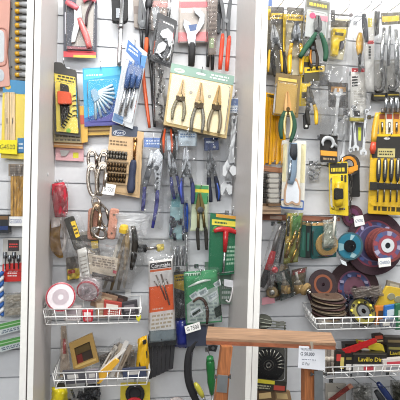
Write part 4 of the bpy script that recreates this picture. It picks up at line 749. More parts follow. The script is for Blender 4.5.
film(t, [(269, 6), (284, 6), (283, 76), (267, 75)], .05, .016, 51, m='film:f4f6f8:.12'); hook(277, 9, .05, .025)
t = T('yellow_pliers_pack', 'yellow-handled pliers under a black and yellow header', 'pliers', (294, 76, .06))
slab(t, 'backing_sleeve', [(286, 20), (304, 20), (303.5, 75), (285, 75)], .0585, .0015, 'card:a39a80')
slab(t, 'header_card', rnd([(287, 7), (304, 8), (304, 23), (287, 22)], 1), .06, .0015, 'card:4a4438'); slab(t, 'yellow_band', [(287.5, 14), (303.5, 15), (303.5, 21), (287.5, 20)], .0616, .0006, 'card:d8b024'); slab(t, 'yellow_side_card', [(283.5, 14), (288, 14), (287, 52), (283, 52)], .056, .002, 'card:e0bd2c')
pliers(t, (296.5, 36), 88, 15, 38, 6.0, .066, 'satin:7f8388', 'gloss:e2b21e', 2.3, .3, .98); rows(t, rect(289, 15.5, 302, 19.5), 1, .0623, 'print:3a3424', seed=4)
film(t, [(284, 6), (305, 7), (305, 58), (284, 58)], .0625, .016, 52, m='film:f4f6f8:.1'); hook(295.5, 10, .062, .025)
t = T('green_cutters_card', 'green-handled cutting pliers on a grey card with pink print', 'tool pack', (315, 64, .08))
q = [(306, -3), (330.5, 2), (327.5, 41), (302.5, 38)]
slab(t, 'backing_card', rnd(q, 2), .08, .003, 'card:767774'); slab(t, 'dark_header', sub(q, .06, .05, .94, .22), .083, .0008, 'card:5d5a48'); rows(t, sub(q, .12, .09, .86, .19), 1, .0838, 'print:d8c23a', seed=6, fill=.7); slab(t, 'pale_panel', rnd(sub(q, .08, .28, .92, .95), 2), .083, .0006, 'card:9da09e')
disc(t, 'pink_sticker', (312.5, 15.5), 0, 3, .084, .0008, 'paper:d0506c', 14); slab(t, 'pink_print', [(315, 15), (328, 16.5), (327.5, 22), (315, 19)], .0838, .0006, 'card:b87884')
slab(t, 'jaw', [(315, 30), (314.5, 22), (316.5, 15), (318, 15), (318.5, 30)], .086, .010, 'metal:9b9d9c', .4); slab(t, 'jaw', [(318.5, 30), (318.6, 15), (320, 15.5), (322.5, 23), (322, 30)], .086, .010, 'metal:8d8f8e', .4); disc(t, 'pivot_bolt', (318.4, 29.5), 0, 2.2, .096, .002, 'metal:77797a', 12)
tube(t, 'handle', [(316, 33, .093), (311, 41, .093), (305, 49, .093), (300, 57.5, .093)], [1.8, 2.7, 2.8, 2.2], 'rubber:194a33', 10, .8, 3); tube(t, 'handle', [(320.5, 33, .093), (324, 42, .093), (326, 52, .093), (325, 61, .093)], [1.8, 2.7, 2.8, 2.2], 'rubber:194a33', 10, .8, 3)
blister(t, sub(q, .1, .3, .9, .95), .0838, .022, 3); hook(318.5, 1, .08, .025)
t = T('orange_hook_pliers', 'small black pliers with orange inlays half hidden behind the green cutters', 'pliers', (312, 66, .05)); pliers(t, (313.5, 48), 92, 12, 20, 3.6, .055, 'satin:5a5048', 'rubber:33291f', 1.7, .25, .7)
tube(t, 'orange_inlay', [(311, 50, .064), (310.3, 58, .065), (311.6, 64, .064)], [.7, 1.1, .6], 'rubber:d68a2c', 6, .8, 3); hook(314, 40, .055)
t = T('yellow_trigger_pack', 'yellow tool on a yellow and black card, second from the clear bags at the top', 'tool pack', (340, 60, .06))
q = [(331, 18), (350, 19), (343, 60), (330, 58)]
slab(t, 'backing_card', q, .06, .002, 'card:c8c0a0'); slab(t, 'black_tab', [(331, 10), (335, 10), (335, 22), (331, 22)], .06, .003, 'card:26241e'); slab(t, 'dark_header', [(331, 20), (350, 21), (349.5, 27), (331, 27)], .062, .0008, 'card:4a4334')
slab(t, 'yellow_body', rnd([(333, 28), (347, 29), (345, 40), (340, 41), (338, 56), (332, 55)], 1.5), .063, .014, 'gloss:e2c21e', .8); slab(t, 'dark_trigger', rnd([(341, 40), (345, 40), (344, 48), (340, 50)], 1), .064, .01, 'rubber:4a4a52', .5); slab(t, 'dark_print', [(335, 32), (344, 33), (343, 36), (335, 35)], .0771, .0006, 'print:4a421a')
film(t, [(329, 9), (352, 13), (346, 64), (328, 62)], .061, .026, 53, m='film:f4f6f8:.14'); hook(338, 17, .062, .025)
t = T('rail_arm', 'dark horizontal display arm above the yellow trigger tool', 'hook', (342, 17, .05)); MB().tube([(334, 14.5, .05), (351, 15.5, .05)], .9, 8).obj('arm', 'satin:5a5650', t); disc(t, 'arm_cap', (350.5, 15.5), 0, 1.8, .05, .006, 'rubber:4a3a36', 10)
t = T('yellow_knife_bag', 'clear bag with a yellow-handled knife above a white barcode card', 'tool pack', (358, 120, .07))
tube(t, 'knife_handle', [(360.5, 33, .08), (359.5, 40, .08), (359.5, 48, .08), (359.5, 55, .08)], [2, 3.6, 3.8, 2.2], 'gloss:d9a92a', 10, .7, 2); tube(t, 'ferrule', [(359.5, 54, .08), (359.8, 63, .08)], [2, 1.2], 'satin:3c3a38', 8)
film(t, [(352.5, 14), (366, 8), (366, 66), (352, 66)], .07, .024, 54, nx=7, ny=12); hook(359, 14, .072, .025); slab(t, 'blade', [(358.5, 62), (361, 62), (361.4, 72), (358.5, 72)], .079, .002, 'metal:a9abab')
t = T('white_barcode_card', 'white card with a red top edge and black slotted window below the yellow knife', 'tool pack', (358, 122, .06)); q = [(351, 68), (367, 68.5), (366, 122), (349.5, 121)]
slab(t, 'backing_card', q, .06, .002, 'card:e6e4de'); slab(t, 'red_edge', sub(q, .05, .0, .98, .07), .062, .0008, 'card:c8343a'); slab(t, 'yellow_foot', sub(q, 0, .93, 1, 1), .062, .0008, 'card:d8c860')
for k in range(4): slab(t, 'slot', rnd([(352, 76.5 + 2.8 * k), (357.5, 76 + 2.8 * k), (358, 77.6 + 2.8 * k), (352, 78.2 + 2.8 * k)], .4), .062, .0006, 'print:2a2a2a')
slab(t, 'barcode', rect(354, 110.5, 360, 116.5), .062, .0006, 'print:3a3838'); rows(t, rect(354, 90, 364, 106), 6, .062, 'print:c9c4ba', seed=8); film(t, [(349.5, 66), (368, 66), (367, 123), (348.5, 122)], .0625, .014, 55, m='film:f4f6f8:.1'); hook(359, 70, .06)
t = T('white_blade_card', 'tall narrow white card with a dark knife handle and red stripe', 'tool pack', (369, 92, .07)); q = [(362, 8), (374.5, 12), (374, 92), (366, 91)]
slab(t, 'backing_card', q, .102, .002, 'card:e1dfda'); tube(t, 'knife_handle', [(364, 14, .11), (364.3, 22, .11), (365.5, 32, .11), (367, 42, .11)], [1.8, 2.8, 2.6, 1.6], 'rubber:4c4d52', 10, .7, 2); slab(t, 'yellow_patch', rect(368, 18, 372, 27), .104, .0006, 'card:d9c85a'); slab(t, 'red_stripe', rect(367.5, 40.5, 374, 44), .104, .0008, 'card:c4383c')
rows(t, [(371, 46), (371, 60), (368.5, 60), (368.5, 46)], 1, .1042, 'print:34322e', seed=3, fill=.9); film(t, [(361, 5), (376, 9), (375, 94), (365, 93)], .1045, .014, 56, m='film:f4f6f8:.12'); hook(369, 13, .102, .025)
t = T('yellow_header_bag', 'large crumpled clear bag with a yellow and black header at the top right corner', 'bag', (390, 96, .06)); slab(t, 'header', [(381, 13), (400, 12), (400, 24), (382, 25)], .07, .002, 'card:5a5648'); slab(t, 'yellow_band', [(382, 16.5), (399, 15.5), (399, 21), (382.5, 22)], .072, .0008, 'card:d8b830'); slab(t, 'black_tab', [(375, 11), (380, 11), (379, 34), (375, 36)], .066, .004, 'rubber:302e2a')
for k, (x0, y0, x1, y1, r, m_) in enumerate(((384, 28, 381, 70, 2.4, 'metal:b8babb'), (390, 26, 388, 66, 2, 'metal:a5a8aa'), (396, 30, 397, 74, 2.6, 'metal:c2c4c5'), (402, 28, 404, 70, 2.6, 'satin:97999a'))): tube(t, 'metal_tool', [(x0, y0, .075), ((x0 + x1) / 2, (y0 + y1) / 2, .078), (x1, y1, .075)], [r * .7, r, r * .8], m_, 8, .7)
film(t, [(376, 8), (408, 8), (408, 92), (374, 90)], .068, .036, 57, noise=.55, nx=10, ny=14, m='film:f4f6f8:.2'); hook(388, 12, .07, .025); hook(402, 13, .07, .025)

# ---------------------------------------------------------------- right bay, second row
t = T('yellow_strip_pack', 'bright yellow and black strip pack right of the brown plier card', 'tool pack', (305, 106, .04)); q = [(300, 56), (311, 56), (310, 106), (299.5, 106)]
slab(t, 'backing_card', q, .045, .003, 'card:d8b822'); 
for v in (.12, .42, .72): slab(t, 'black_print', sub(q, .2, v, .85, v + .12), .048, .0006, 'print:3a3420')
hook(305, 58, .045)
t = T('dark_header_pack', 'black and yellow header card below the green cutters', 'tool pack', (318, 80, .04)); q = [(303, 66), (326, 64), (325, 80), (304, 82)]; slab(t, 'backing_card', q, .05, .003, 'card:46422f'); slab(t, 'yellow_band', sub(q, .05, .1, .95, .45), .053, .0006, 'card:dab628'); rows(t, sub(q, .1, .15, .9, .4), 1, .0537, 'print:34301e', seed=2)
t = T('brown_plier_card', 'pliers with green and cream handles on a brown and gold card', 'tool pack', (286, 141, .08))
q = [(276, 72.5), (301, 76), (298, 118), (272.5, 115)]
slab(t, 'backing_card', rnd(q, 1.5), .082, .003, 'card:74603a'); slab(t, 'gold_panel', rnd(sub(q, .1, .2, .9, .95), 1), .085, .0006, 'card:a88a4c'); slab(t, 'gold_title', sub(q, .12, .1, .85, .17), .085, .0006, 'card:d4b45a')
slab(t, 'jaw', [(284.6, 111), (284.6, 105), (286.4, 94), (287.4, 91), (287.7, 111)], .088, .010, 'gloss:d8ac74', .4); slab(t, 'jaw', [(288.1, 111), (288.2, 91), (289.3, 94), (291.4, 105), (291.4, 111)], .088, .010, 'gloss:c99a62', .4); disc(t, 'pivot_bolt', (288, 109), 0, 2, .098, .002, 'metal:9c8258', 12)
for pts, m_, dd in (([(285, 111), (281.5, 120), (280.5, 130), (281.5, 139)], 'rubber:234d38', .092), ([(291, 111), (294, 121), (294, 131), (290.5, 142)], 'rubber:234d38', .092), ([(286.5, 112), (284.5, 121), (284.5, 129), (285.5, 136)], 'rubber:d5c68e', .096), ([(289.5, 112), (291.3, 121), (291, 130), (289, 138)], 'rubber:d5c68e', .096)):
    tube(t, 'handle' if 'd5' not in m_ else 'cream_inlay', [p + (dd,) for p in pts], [1.6, 2.5, 2.4, 1.6] if 'd5' not in m_ else [.8, 1.1, 1.1, .7], m_, 8, .8, 3)
blister(t, sub(q, .08, .2, .92, .96), .0858, .022, 3); hook(289, 77, .083)
for k, (q, lb, dd) in enumerate((([(266, 92), (275, 94), (271, 166), (262.5, 165)], 'amber yellow folding rule nearest the right panel', .02), ([(272, 104), (279, 105), (277, 163), (269, 165)], 'amber yellow folding rule in the middle of the three behind the brown card', .032), ([(279, 112), (287, 114), (285, 160), (276, 165)], 'amber yellow folding rule rightmost of the three behind the brown card', .044))):
    t = T('folding_rule', lb, 'ruler', inq(q, .5, 1) + (dd,), 'amber folding rules')
    for i in range(3): slab(t, 'rule_leaf', rnd(sub(q, i / 3, 0, (i + .88) / 3, 1 - .03 * i), .6), dd, .008, 'gloss:dfa41c', .4)
    slab(t, 'joint', sub(q, .1, .02, .9, .06), dd + .008, .001, 'metal:b9a060')
hook(275, 100, .05)
t = T('yellow_snips_bag', 'small snips with one yellow and one black handle in a clear bag', 'pliers', (311, 131, .06)); pliers(t, (310.5, 100), 95, 14, 25, 4.5, .062, 'satin:77736a', 'rubber:2a2824', 2.2, .28, .8, 'gloss:dcb424')
slab(t, 'blade_tab', rnd([(303.5, 114), (309.5, 114), (309, 129), (304, 129)], 1.5), .058, .006, 'rubber:222120', .5); disc(t, 'tab_hole', (306.5, 126), 0, 1.3, .0645, .0006, 'card:d4d2cc', 10); film(t, [(301, 82), (320, 82), (319, 112), (301, 112)], .06, .022, 58); hook(310, 86, .06)
for k in range(5): tube(t, 'spring_coil', [(309 + 2 * math.cos(i), 106 + k + .2 * i, .068 + .002 * math.sin(i)) for i in range(6)], .4, 'metal:8a8a88', 5)
t = T('spanner_bag', 'combination spanner in a crumpled clear bag with an orange and black header', 'tool pack', (337, 140, .07))
slab(t, 'header', rnd([(328.5, 82), (348, 83), (348, 108), (328.5, 107)], 1), .07, .0015, 'card:3f3a38'); slab(t, 'orange_band', [(331, 86.5), (346, 87), (346, 92), (331, 92)], .0716, .0006, 'card:d29a4c'); slab(t, 'pale_band', [(331, 93), (346, 93), (346, 95), (331, 95)], .0716, .0005, 'card:d9d4cc')
for x in (331, 342.5): slab(t, 'black_rib', rect(x, 97, x + 3.5, 106), .0716, .002, 'rubber:2a2827', .2)
spanner(t, (338.5, 91), (335.5, 137), 2.1, .074, 'gloss:d6d8d9', .007); film(t, [(319, 60), (349, 62), (347, 140), (319, 138)], .072, .03, 59, noise=.5, nx=9, ny=12, m='film:f4f6f8:.3'); hook(338, 84, .07)
for k, (a, b, w, lb, dd) in enumerate((((352, 112), (350, 150), 1.4, 'slim combination spanner hanging right of the bagged spanner', .05), ((356, 149), (353, 108), 1.5, 'combination spanner with its open end down below the white card', .058), ((363.5, 153), (366, 112), 1.6, 'largest combination spanner with its open end down beside the yellow driver', .066), ((343, 158), (345, 118), 1.5, 'combination spanner hanging above the orange-ringed tape', .05))):
    t = T('combination_spanner', lb, 'spanner', b + (dd,), 'loose combination spanners'); spanner(t, a, b, w, dd, 'gloss:c2c5c7', .006, 'spanner_body'); hook(b[0] if b[1] < a[1] else a[0], min(a[1], b[1]), dd + .004)
    slab(t, 'size_stamp', bar((a[0] * .4 + b[0] * .6), (a[1] * .4 + b[1] * .6), (a[0] * .6 + b[0] * .4), (a[1] * .6 + b[1] * .4), w * .3), dd + .0043, .0004, 'satin:8d8f92')
t = T('striped_sleeve_card', 'dark striped sleeve with lime print below the white barcode card', 'tool pack', (358, 146, .04)); q = [(351, 122), (367, 123), (365, 147), (353, 146)]; slab(t, 'backing_card', q, .04, .003, 'card:75767a'); slab(t, 'lime_mark', sub(q, .45, .2, .65, .75), .043, .0006, 'card:c2cc4a'); slab(t, 'dark_stripe', sub(q, .1, .1, .3, .9), .043, .0006, 'card:3d3e44'); slab(t, 'dark_stripe', sub(q, .75, .1, .9, .9), .043, .0006, 'card:4a4b52')
t = T('crumpled_film_bag', 'empty-looking crumpled clear bag under the snips and spanner bags', 'bag', (330, 156, .05)); film(t, [(317, 100), (330, 100), (332, 136), (318, 136)], .056, .012, 60, noise=.6); slab(t, 'dark_insert', [(320, 72), (329, 73), (329, 86), (320, 86)], .05, .004, 'rubber:3a3a3c', .4)
t = T('orange_band_clamp', 'silver open jaw on a black card with an orange band', 'tool pack', (329, 163, .07)); q = [(320, 134), (337.5, 136), (337.5, 163), (320.5, 162)]
slab(t, 'backing_card', rnd(q, 1), .085, .003, 'card:2b2927'); slab(t, 'orange_band', sub(q, .02, .58, .98, .76), .088, .0008, 'card:dc9a3c'); tube(t, 'jaw', [(323.5, 146, .093), (322.6, 142, .093), (325, 138.5, .093), (329, 138, .093), (332.5, 140, .093), (333.4, 144.5, .093), (331, 148, .093)], [.8, 1.5, 2, 2.2, 2, 1.7, 1], 'gloss:b4b7b9', 8, .7, 3); tube(t, 'jaw_stem', [(333, 142, .092), (337, 147, .092)], 1.6, 'gloss:a2a5a8', 8, .7); rows(t, sub(q, .1, .8, .9, .94), 1, .088, 'print:a08a6a', seed=2); hook(329, 135, .085)
for k, (cx, cy, lb) in enumerate(((379, 80, 'left clear shell pack with a grey curved jaw at the right edge'), (393, 79, 'right clear shell pack with a grey curved jaw at the right edge'))):
    t = T('clamp_shell_pack', lb, 'tool pack', (cx, cy + 22, .019), 'clear shell packs'); slab(t, 'backing_card', rnd(rect(cx - 6, cy - 20, cx + 7, cy + 20), 2), .019, .002, 'card:b3b0a8'); tube(t, 'curved_jaw', [(x, y, .029) for x, y in [(cx + 4, cy - 14), (cx + 5, cy), (cx + 3, cy + 9), (cx - 2, cy + 11), (cx - 4, cy + 6)]], [1.6, 2.2, 2.4, 2.2, 1.4], 'satin:6d6c6a', 8, .8, 3)
    slab(t, 'dark_foot', rnd(rect(cx - 6, cy + 13, cx + 7, cy + 20), 1), .021, .012, 'rubber:3c3a36', .6); slab(t, 'yellow_line', rect(cx - 5, cy + 15, cx + 6, cy + 16.4), .0332, .0006, 'card:b8a048'); blister(t, rect(cx - 5, cy - 18, cx + 6, cy + 12), .0215, .016, 4)
t = T('socket_row_pack', 'row of silver sockets on a short rail above the small bit cards', 'tool pack', (392, 120, .05)); slab(t, 'rail', rect(382, 108, 408, 112), .05, .006, 'card:77706a')
for k in range(5): MB().tube([(385.5 + 5 * k, 113 - .4 * k, .06), (386 + 5 * k, 104 - .4 * k, .06), (386.3 + 5 * k, 98 - .4 * k, .06)], [1.5, 1.6, 2.4], 12).obj('socket', 'metal:b9bbbd', t)
t = T('yellow_red_driver', 'amber-handled driver with a red end left of the small bit cards', 'screwdriver', (374, 156, .06)); tube(t, 'handle', [(377.5, 113, .07), (376, 122, .07), (374.5, 132, .07), (373.5, 142, .07)], [2.2, 3.2, 3.2, 2.6], 'gloss:d8a636', 10, .8, 2); tube(t, 'red_end', [(373.5, 142, .07), (372.8, 149, .07), (372.5, 154, .07)], [2.6, 3.4, 2], 'gloss:c24a30', 10, .8); hook(377.5, 115, .06)
for k in range(4):
    x = 379 + 7.2 * k; t = T('bit_card', ('first small yellow bit card beside the amber driver', 'second small cream bit card from the amber driver', 'third small yellow bit card from the amber driver', 'small cream bit card at the right edge above the screwdriver set')[k], 'tool pack', (x + 3, 142, .05), 'small bit cards')
    slab(t, 'backing_card', rect(x, 112, x + 6.4, 143), .044 + .002 * k, .002, ('card:d8b23a', 'card:d6d0c0', 'card:cf9a3a', 'card:b9b4a6')[k]); slab(t, 'dark_header', rect(x + .6, 114, x + 5.8, 119), .0462 + .002 * k, .0006, ('card:8a4a2c', 'card:b0503a')[k % 2]); line2(t, 'bit', x + 3.2, 122, x + 3.2, 132, .049 + .002 * k, 1.1, 'metal:9a9792')

# ---------------------------------------------------------------- right bay, third row
t = T('screwdriver_set_pack', 'yellow pack of four black and yellow screwdrivers under a black header', 'tool set', (385, 215, .06)); q = [(371.5, 134), (406, 134), (404, 215.5), (368, 213.5)]
slab(t, 'backing_card', rnd(q, 1.5), .06, .003, 'card:dfb528'); slab(t, 'black_header', rnd(sub(q, .04, .03, .98, .3), 1), .063, .0008, 'card:33322f'); slab(t, 'header_label', sub(q, .2, .18, .7, .29), .0638, .0006, 'card:bdb27a'); rows(t, sub(q, .22, .2, .66, .27), 2, .0645, 'print:3c3a2a', seed=4); MB().prism(ell(387, 138.5, 3.2, 1.2, 14), .0638, .0006).obj('hang_slot', 'card:c9c9c5', t)
for k in range(4):
    x = 378 + 6.4 * k; o = MB().tube([(x + 1.2, 158, .072), (x + 1, 161, .072), (x + .8, 168, .072), (x + .4, 176, .072), (x + .2, 181, .072)], [1.2, 2.2, 2.4, 2.2, 1.4], 10, .8).obj('screwdriver_handle', 'rubber:3a3a3c', t)
    MB().tube([(x + 1, 160, .0765), (x + .5, 174, .0765)], [.8, .8], 6).obj('white_inlay', 'gloss:d8d4b8', o); MB().tube([(x + .2, 181, .07), (x - .6, 202, .07)], .9, 6).obj('shaft', 'metal:9a9890', o)
slab(t, 'retaining_band', [(370.5, 182.5), (404, 184), (404, 190), (370, 189)], .074, .003, 'rubber:262524', .4); rows(t, sub(q, .12, .9, .9, .96), 1, .063, 'print:4a4020', seed=9, fill=.9); slab(t, 'dark_corner', [(370, 182), (377, 182), (377, 190), (369.6, 190)], .0772, .001, 'card:33312c')
blister(t, sub(q, .1, .3, .96, .9), .0636, .026, 3); hook(387, 137, .062)
t = T('utility_knife_pack', 'steel blue utility knife in a white blister pack with a blue edge', 'tool pack', (292, 211, .07)); q = [(282, 140), (306.5, 141), (304, 211), (279.5, 209)]
slab(t, 'backing_card', rnd(q, 2), .07, .003, 'card:d8d6cc'); MB().frame(rnd(sub(q, .02, .85, .98, .99), 1), rnd(sub(q, .06, .87, .94, .96), 1), .073, .001).obj('blue_edge', 'card:3f64a8', t); slab(t, 'cream_side', sub(q, .03, .05, .22, .6), .073, .0006, 'card:ddd3a8'); slab(t, 'cream_side', sub(q, .8, .05, .98, .6), .073, .0006, 'card:ddd3a8')
tube(t, 'knife_body', [(293.5, 143, .083), (293, 152, .083), (292.5, 165, .083), (292, 176, .083), (290, 184, .083)], [4, 5, 4.8, 4.6, 3], 'gloss:8296aa', 10, .55, 2); tube(t, 'dark_grip', [(293.8, 144, .09), (293.5, 154, .09), (294, 160, .09)], [3.2, 4.2, 2.4], 'rubber:2f3338', 8, .5); tube(t, 'silver_ridge', [(291, 160, .092), (290, 172, .092), (289, 180, .092)], [1, 1.6, 1], 'metal:a8b4c0', 8, .6)
slab(t, 'blade_window', rnd([(288, 178), (297, 178), (301, 190), (300.5, 205), (296, 206), (292, 203), (288, 206), (284, 204), (284.5, 190)], 2), .074, .006, 'card:c2a084', .5); slab(t, 'white_window', rnd([(288.5, 181), (296.5, 181), (299.3, 191), (298.8, 202.5), (296, 203.5), (292, 200.5), (288, 203.5), (285.7, 202), (286.2, 191)], 2), .0802, .001, 'card:dfe4ea')
blister(t, sub(q, .08, .03, .92, .97), .0736, .026, 4); hook(294, 141, .072)
for k, (x, lb) in enumerate(((262, 'dark stack of metal caps against the right panel'), (268.5, 'silver ribbed stack of metal caps left of the utility knife'))):
    t = T('cap_stack', lb, 'cap stack', (x + 5, 204, .05), 'stacked metal caps')
    for i in range(6): slab(t, 'cap', rnd(rect(x + (0 if i % 2 else .4), 173.5 + 5 * i, x + 11 - (0 if i % 2 else .4), 178 + 5 * i), 1.5), .03 + .028 * k, .026, ('satin:4c4a46', 'gloss:aeaba3')[k], 1)
    slab(t, 'cap_tray', rect(x, 203.5, x + 12, 206), .03 + .028 * k, .028, 'card:6b5238')
t = T('wooden_strip', 'reddish brown wooden strip across the wall above the cap stacks', 'wood strip', (270, 172, .03)); slab(t, 'strip', [(256, 164), (281, 168), (281, 173), (256, 170)], .03, .016, 'wood:9a6a4a:x', .4); slab(t, 'cut_end', [(280, 168.2), (281.5, 168.4), (281.5, 172.8), (280, 172.6)], .031, .016, 'wood:b58a66:x')
t = T('tan_carton', 'tan carton edge below the metal cap stacks', 'box', (269, 214, .04)); slab(t, 'carton', [(256, 206), (281, 207), (281, 214), (256, 214)], .03, .05, 'card:a98f74'); slab(t, 'carton_tape', [(256, 209.5), (281, 210), (281, 211.5), (256, 211.2)], .0802, .0008, 'card:7a6450')
t = T('key_ring_bunch', 'bunch of small silver rings hanging left of the yellow knife pack', 'rings', (314, 181, .03))
for cx, cy, r in ((313, 167, 3.6), (317, 171, 3.2), (311, 173, 2.8), (316, 176, 3), (319, 166, 2.6), (312, 178, 2)): loop(t, 'ring', (cx, cy), r, r * .85, .03 + .003 * r, .7, 'metal:bcbec0', cx * 7 % 60, 12)
hook(314, 163, .03, .006); film(t, [(308, 158), (322, 158), (321, 181), (309, 181)], .028, .02, 61)
t = T('yellow_knife_pack', 'yellow-bodied cutter with a black grip on a yellow card', 'tool pack', (338, 215, .08)); q = [(329, 162.5), (347.5, 161.5), (348.5, 216), (330, 214)]
slab(t, 'backing_card', rnd(q, 1.5), .078, .003, 'card:dcc02c'); slab(t, 'black_header', rnd(sub(q, .03, .02, .97, .22), 1), .081, .0008, 'card:35332a'); rows(t, sub(q, .1, .1, .9, .19), 1, .0818, 'print:d8c23c', seed=4, fill=.8)
tube(t, 'cutter_body', [(339.5, 181, .09), (339.3, 188, .09), (339, 198, .09), (339, 206, .09)], [3.6, 4.8, 4.8, 3.6], 'gloss:e0bd24', 12, .6, 2); slab(t, 'black_grip', rnd([(335, 188), (343.5, 188), (344, 199), (335, 200)], 2), .092, .01, 'rubber:2a2a26', .8)
for x in (341, 344.5): slab(t, 'spare_blade', rnd(rect(x, 175, x + 2, 182), .6), .081, .002, 'metal:8a8570')
disc(t, 'emblem_ring', (333, 208), 1, 1.8, .081, .0006, 'card:5a4a1c', 12); slab(t, 'emblem_mark', rect(339, 208, 345, 210), .081, .0006, 'print:5a4a1c'); blister(t, sub(q, .18, .26, .86, .9), .0815, .024, 4); hook(338.5, 164, .08)
t = T('orange_ring_tape', 'black tape roll with an orange face behind the yellow cutter pack', 'tape roll', (351, 198, .05)); slab(t, 'black_card', rnd([(349, 166), (359.5, 166), (360, 197), (350, 197)], 1.5), .045, .003, 'card:232220')
MB().rev((348.5, 165, .05), [(10.5, 0), (10.5, .014), (5, .014), (5, 0), (10.5, 0)], 28).obj('tape_roll', 'rubber:35302b', t); disc(t, 'orange_face', (348.5, 165), 6, 9, .0642, .001, 'gloss:cf8a2e', 28); slab(t, 'orange_label', [(347, 168), (358, 165), (358, 170), (349, 173)], .066, .001, 'card:d6922e'); hook(352, 158, .05, .006)
t = T('thin_chain_strip', 'thin dark chain hanging below the yellow cutter', 'chain', (351, 222, .04)); 
for k in range(7): loop(t, 'link', (351.5 - .3 * k, 178 + 6.5 * k), 1.2 if k % 2 else .6, 3.6, .066, .55, 'satin:56534f', 0, 10)

# ---------------------------------------------------------------- right bay, hanging packs and grinding discs
t = T('brown_rail', 'reddish brown hanging rail above the teal packs', 'rail', (300, 222, .03)); slab(t, 'rail', [(258, 214), (312, 216), (340, 217.5), (340, 221), (312, 221), (258, 220)], .012, .012, 'wood:8d5a44:x', .4); slab(t, 'rail_label', [(270, 215.5), (282, 216), (282, 219.5), (270, 219)], .0242, .0008, 'card:b8a090')
t = T('red_tube_tool', 'tilted black-sleeved tool with a bright red grip beside the right panel', 'tool', (268, 292, .10))
tube(t, 'black_sleeve', [(281, 226, .10), (276, 240, .10), (273, 252, .10)], [2, 2.4, 2.4], 'satin:8d8a88', 8, .8); tube(t, 'red_grip', [(273.5, 251, .10), (271.5, 258, .10), (267.5, 270, .10)], [2.6, 3.6, 3.4], 'gloss:c6262f', 10, .8); tube(t, 'black_base', [(267.5, 270, .10), (264.5, 279, .10), (261.5, 287, .10)], [3.6, 4, 3], 'rubber:2a292b', 10, .8)
slab(t, 'clear_sleeve', [(276, 224), (287, 226), (272, 290), (258, 288)], .092, .022, 'film:e8eaec:.14'); hook(281, 226, .095)
t = T('grey_blade_sleeve', 'slim black and grey blade sleeve right of the red-gripped tool', 'tool pack', (276, 270, .06)); q = [(282, 222), (288, 223), (279, 272), (272, 270)]; slab(t, 'sleeve', q, .06, .006, 'card:3b3a3c'); slab(t, 'silver_blade', sub(q, .3, .1, .65, .8), .066, .002, 'metal:a3a3a3'); slab(t, 'dull_print', sub(q, .3, .84, .7, .95), .066, .0006, 'print:9a9894'); hook(284.5, 223, .06)
t = T('gold_chisel_pack', 'gold and green pack with brass tools hanging under the utility knife', 'tool pack', (291, 264, .09)); q = [(287, 213), (303, 213), (298, 262), (283.5, 264)]
slab(t, 'backing_card', q, .085, .003, 'card:8d8f3e'); slab(t, 'green_panel', sub(q, .4, .05, .9, .45), .088, .0006, 'card:4a7a3c'); slab(t, 'gold_panel', sub(q, .02, .02, .3, .6), .088, .0006, 'card:b89a3a')
for (x0, y0, x1, y1, r) in ((296, 230, 291, 246, 1.7), (300, 228, 296.5, 248, 1.5), (291, 240, 286, 258, 2.1), (297, 248, 291, 262, 1.7)): tube(t, 'brass_tool', [(x0, y0, .094), lerp((x0, y0), (x1, y1), .5) + (.095,), (x1, y1, .094)], [r * .7, r, r * .8], 'metal:c2a04e', 8, .8)
tube(t, 'dark_handle', [(289, 216, .094), (288, 236, .094)], [1.2, 1.4], 'rubber:3a3a2a', 8); film(t, [(286, 212), (304, 212), (299, 264), (282, 266)], .0865, .018, 62, m='film:f4f6f0:.1'); hook(295, 216, .086)
for k, (q, m_, lb, dd) in enumerate((([(302, 221), (306, 221), (305.5, 258), (300, 257)], 'card:1d4a3c', 'dark green narrow pack leftmost of the hanging wheel packs', .07), ([(306, 222), (311.5, 222), (310.5, 258), (305, 258)], 'card:1c2422', 'black narrow pack second of the hanging wheel packs', .055), ([(311, 222), (318, 222), (318, 258), (310, 258)], 'card:1c4a49', 'dark teal narrow pack next to the tan wheel pack', .045))):
    t = T('slim_wheel_pack', lb, 'tool pack', inq(q, .5, 1) + (dd,), 'slim hanging wheel packs'); slab(t, 'packet', rnd(q, .8), dd, .012, m_, .5); slab(t, 'header_strip', sub(q, .05, .02, .95, .1), dd + .012, .0008, 'card:8f7a54'); slab(t, 'print', sub(q, .3, .3, .7, .8), dd + .012, .0006, 'card:2f5a50'); hook(*inq(q, .5, .05), dd + .008, .006)
t = T('wire_wheel_pack', 'teal pack with a tan wire wheel brush', 'tool pack', (324, 258, .07)); q = [(312, 223), (336, 222), (336.5, 257), (311.5, 259)]
slab(t, 'backing_card', rnd(q, 1), .068, .003, 'card:20504f'); MB().rev((326.5, 244.5, .072), [(11.5, 0), (12, .004), (11, .01), (6, .011), (6, .004)], 30).obj('wire_wheel', 'grain:a98a58', t); disc(t, 'hub', (326.5, 244.5), 2, 6, .076, .008, 'card:4f6e64', 20); slab(t, 'tan_strip', sub(q, .02, .0, .98, .08), .071, .0008, 'card:c09a68'); blister(t, sub(q, .1, .18, .95, .96), .0715, .022, 4); hook(324, 224, .07)
t = T('beige_wheel_bag', 'pale grey-green bag overlapping the teal wire wheel pack', 'bag', (330, 249, .10)); film(t, [(323, 220), (337, 218), (337, 247), (322, 249)], .098, .014, 63, 'pouch', 'film:d3d8cf:.38', .3); tube(t, 'white_rod', [(335, 216, .112), (333, 238, .112)], 1.3, 'gloss:d8d6c8', 8); slab(t, 'inner_card', [(325, 224), (334, 223), (334, 243), (324, 244)], .1, .003, 'card:a9ad98'); hook(330, 221, .1)
t = T('big_purple_disc', 'largest dark cutting disc with a purple printed label on the wall, behind the red discs', 'grinding disc', (374, 274, .03))
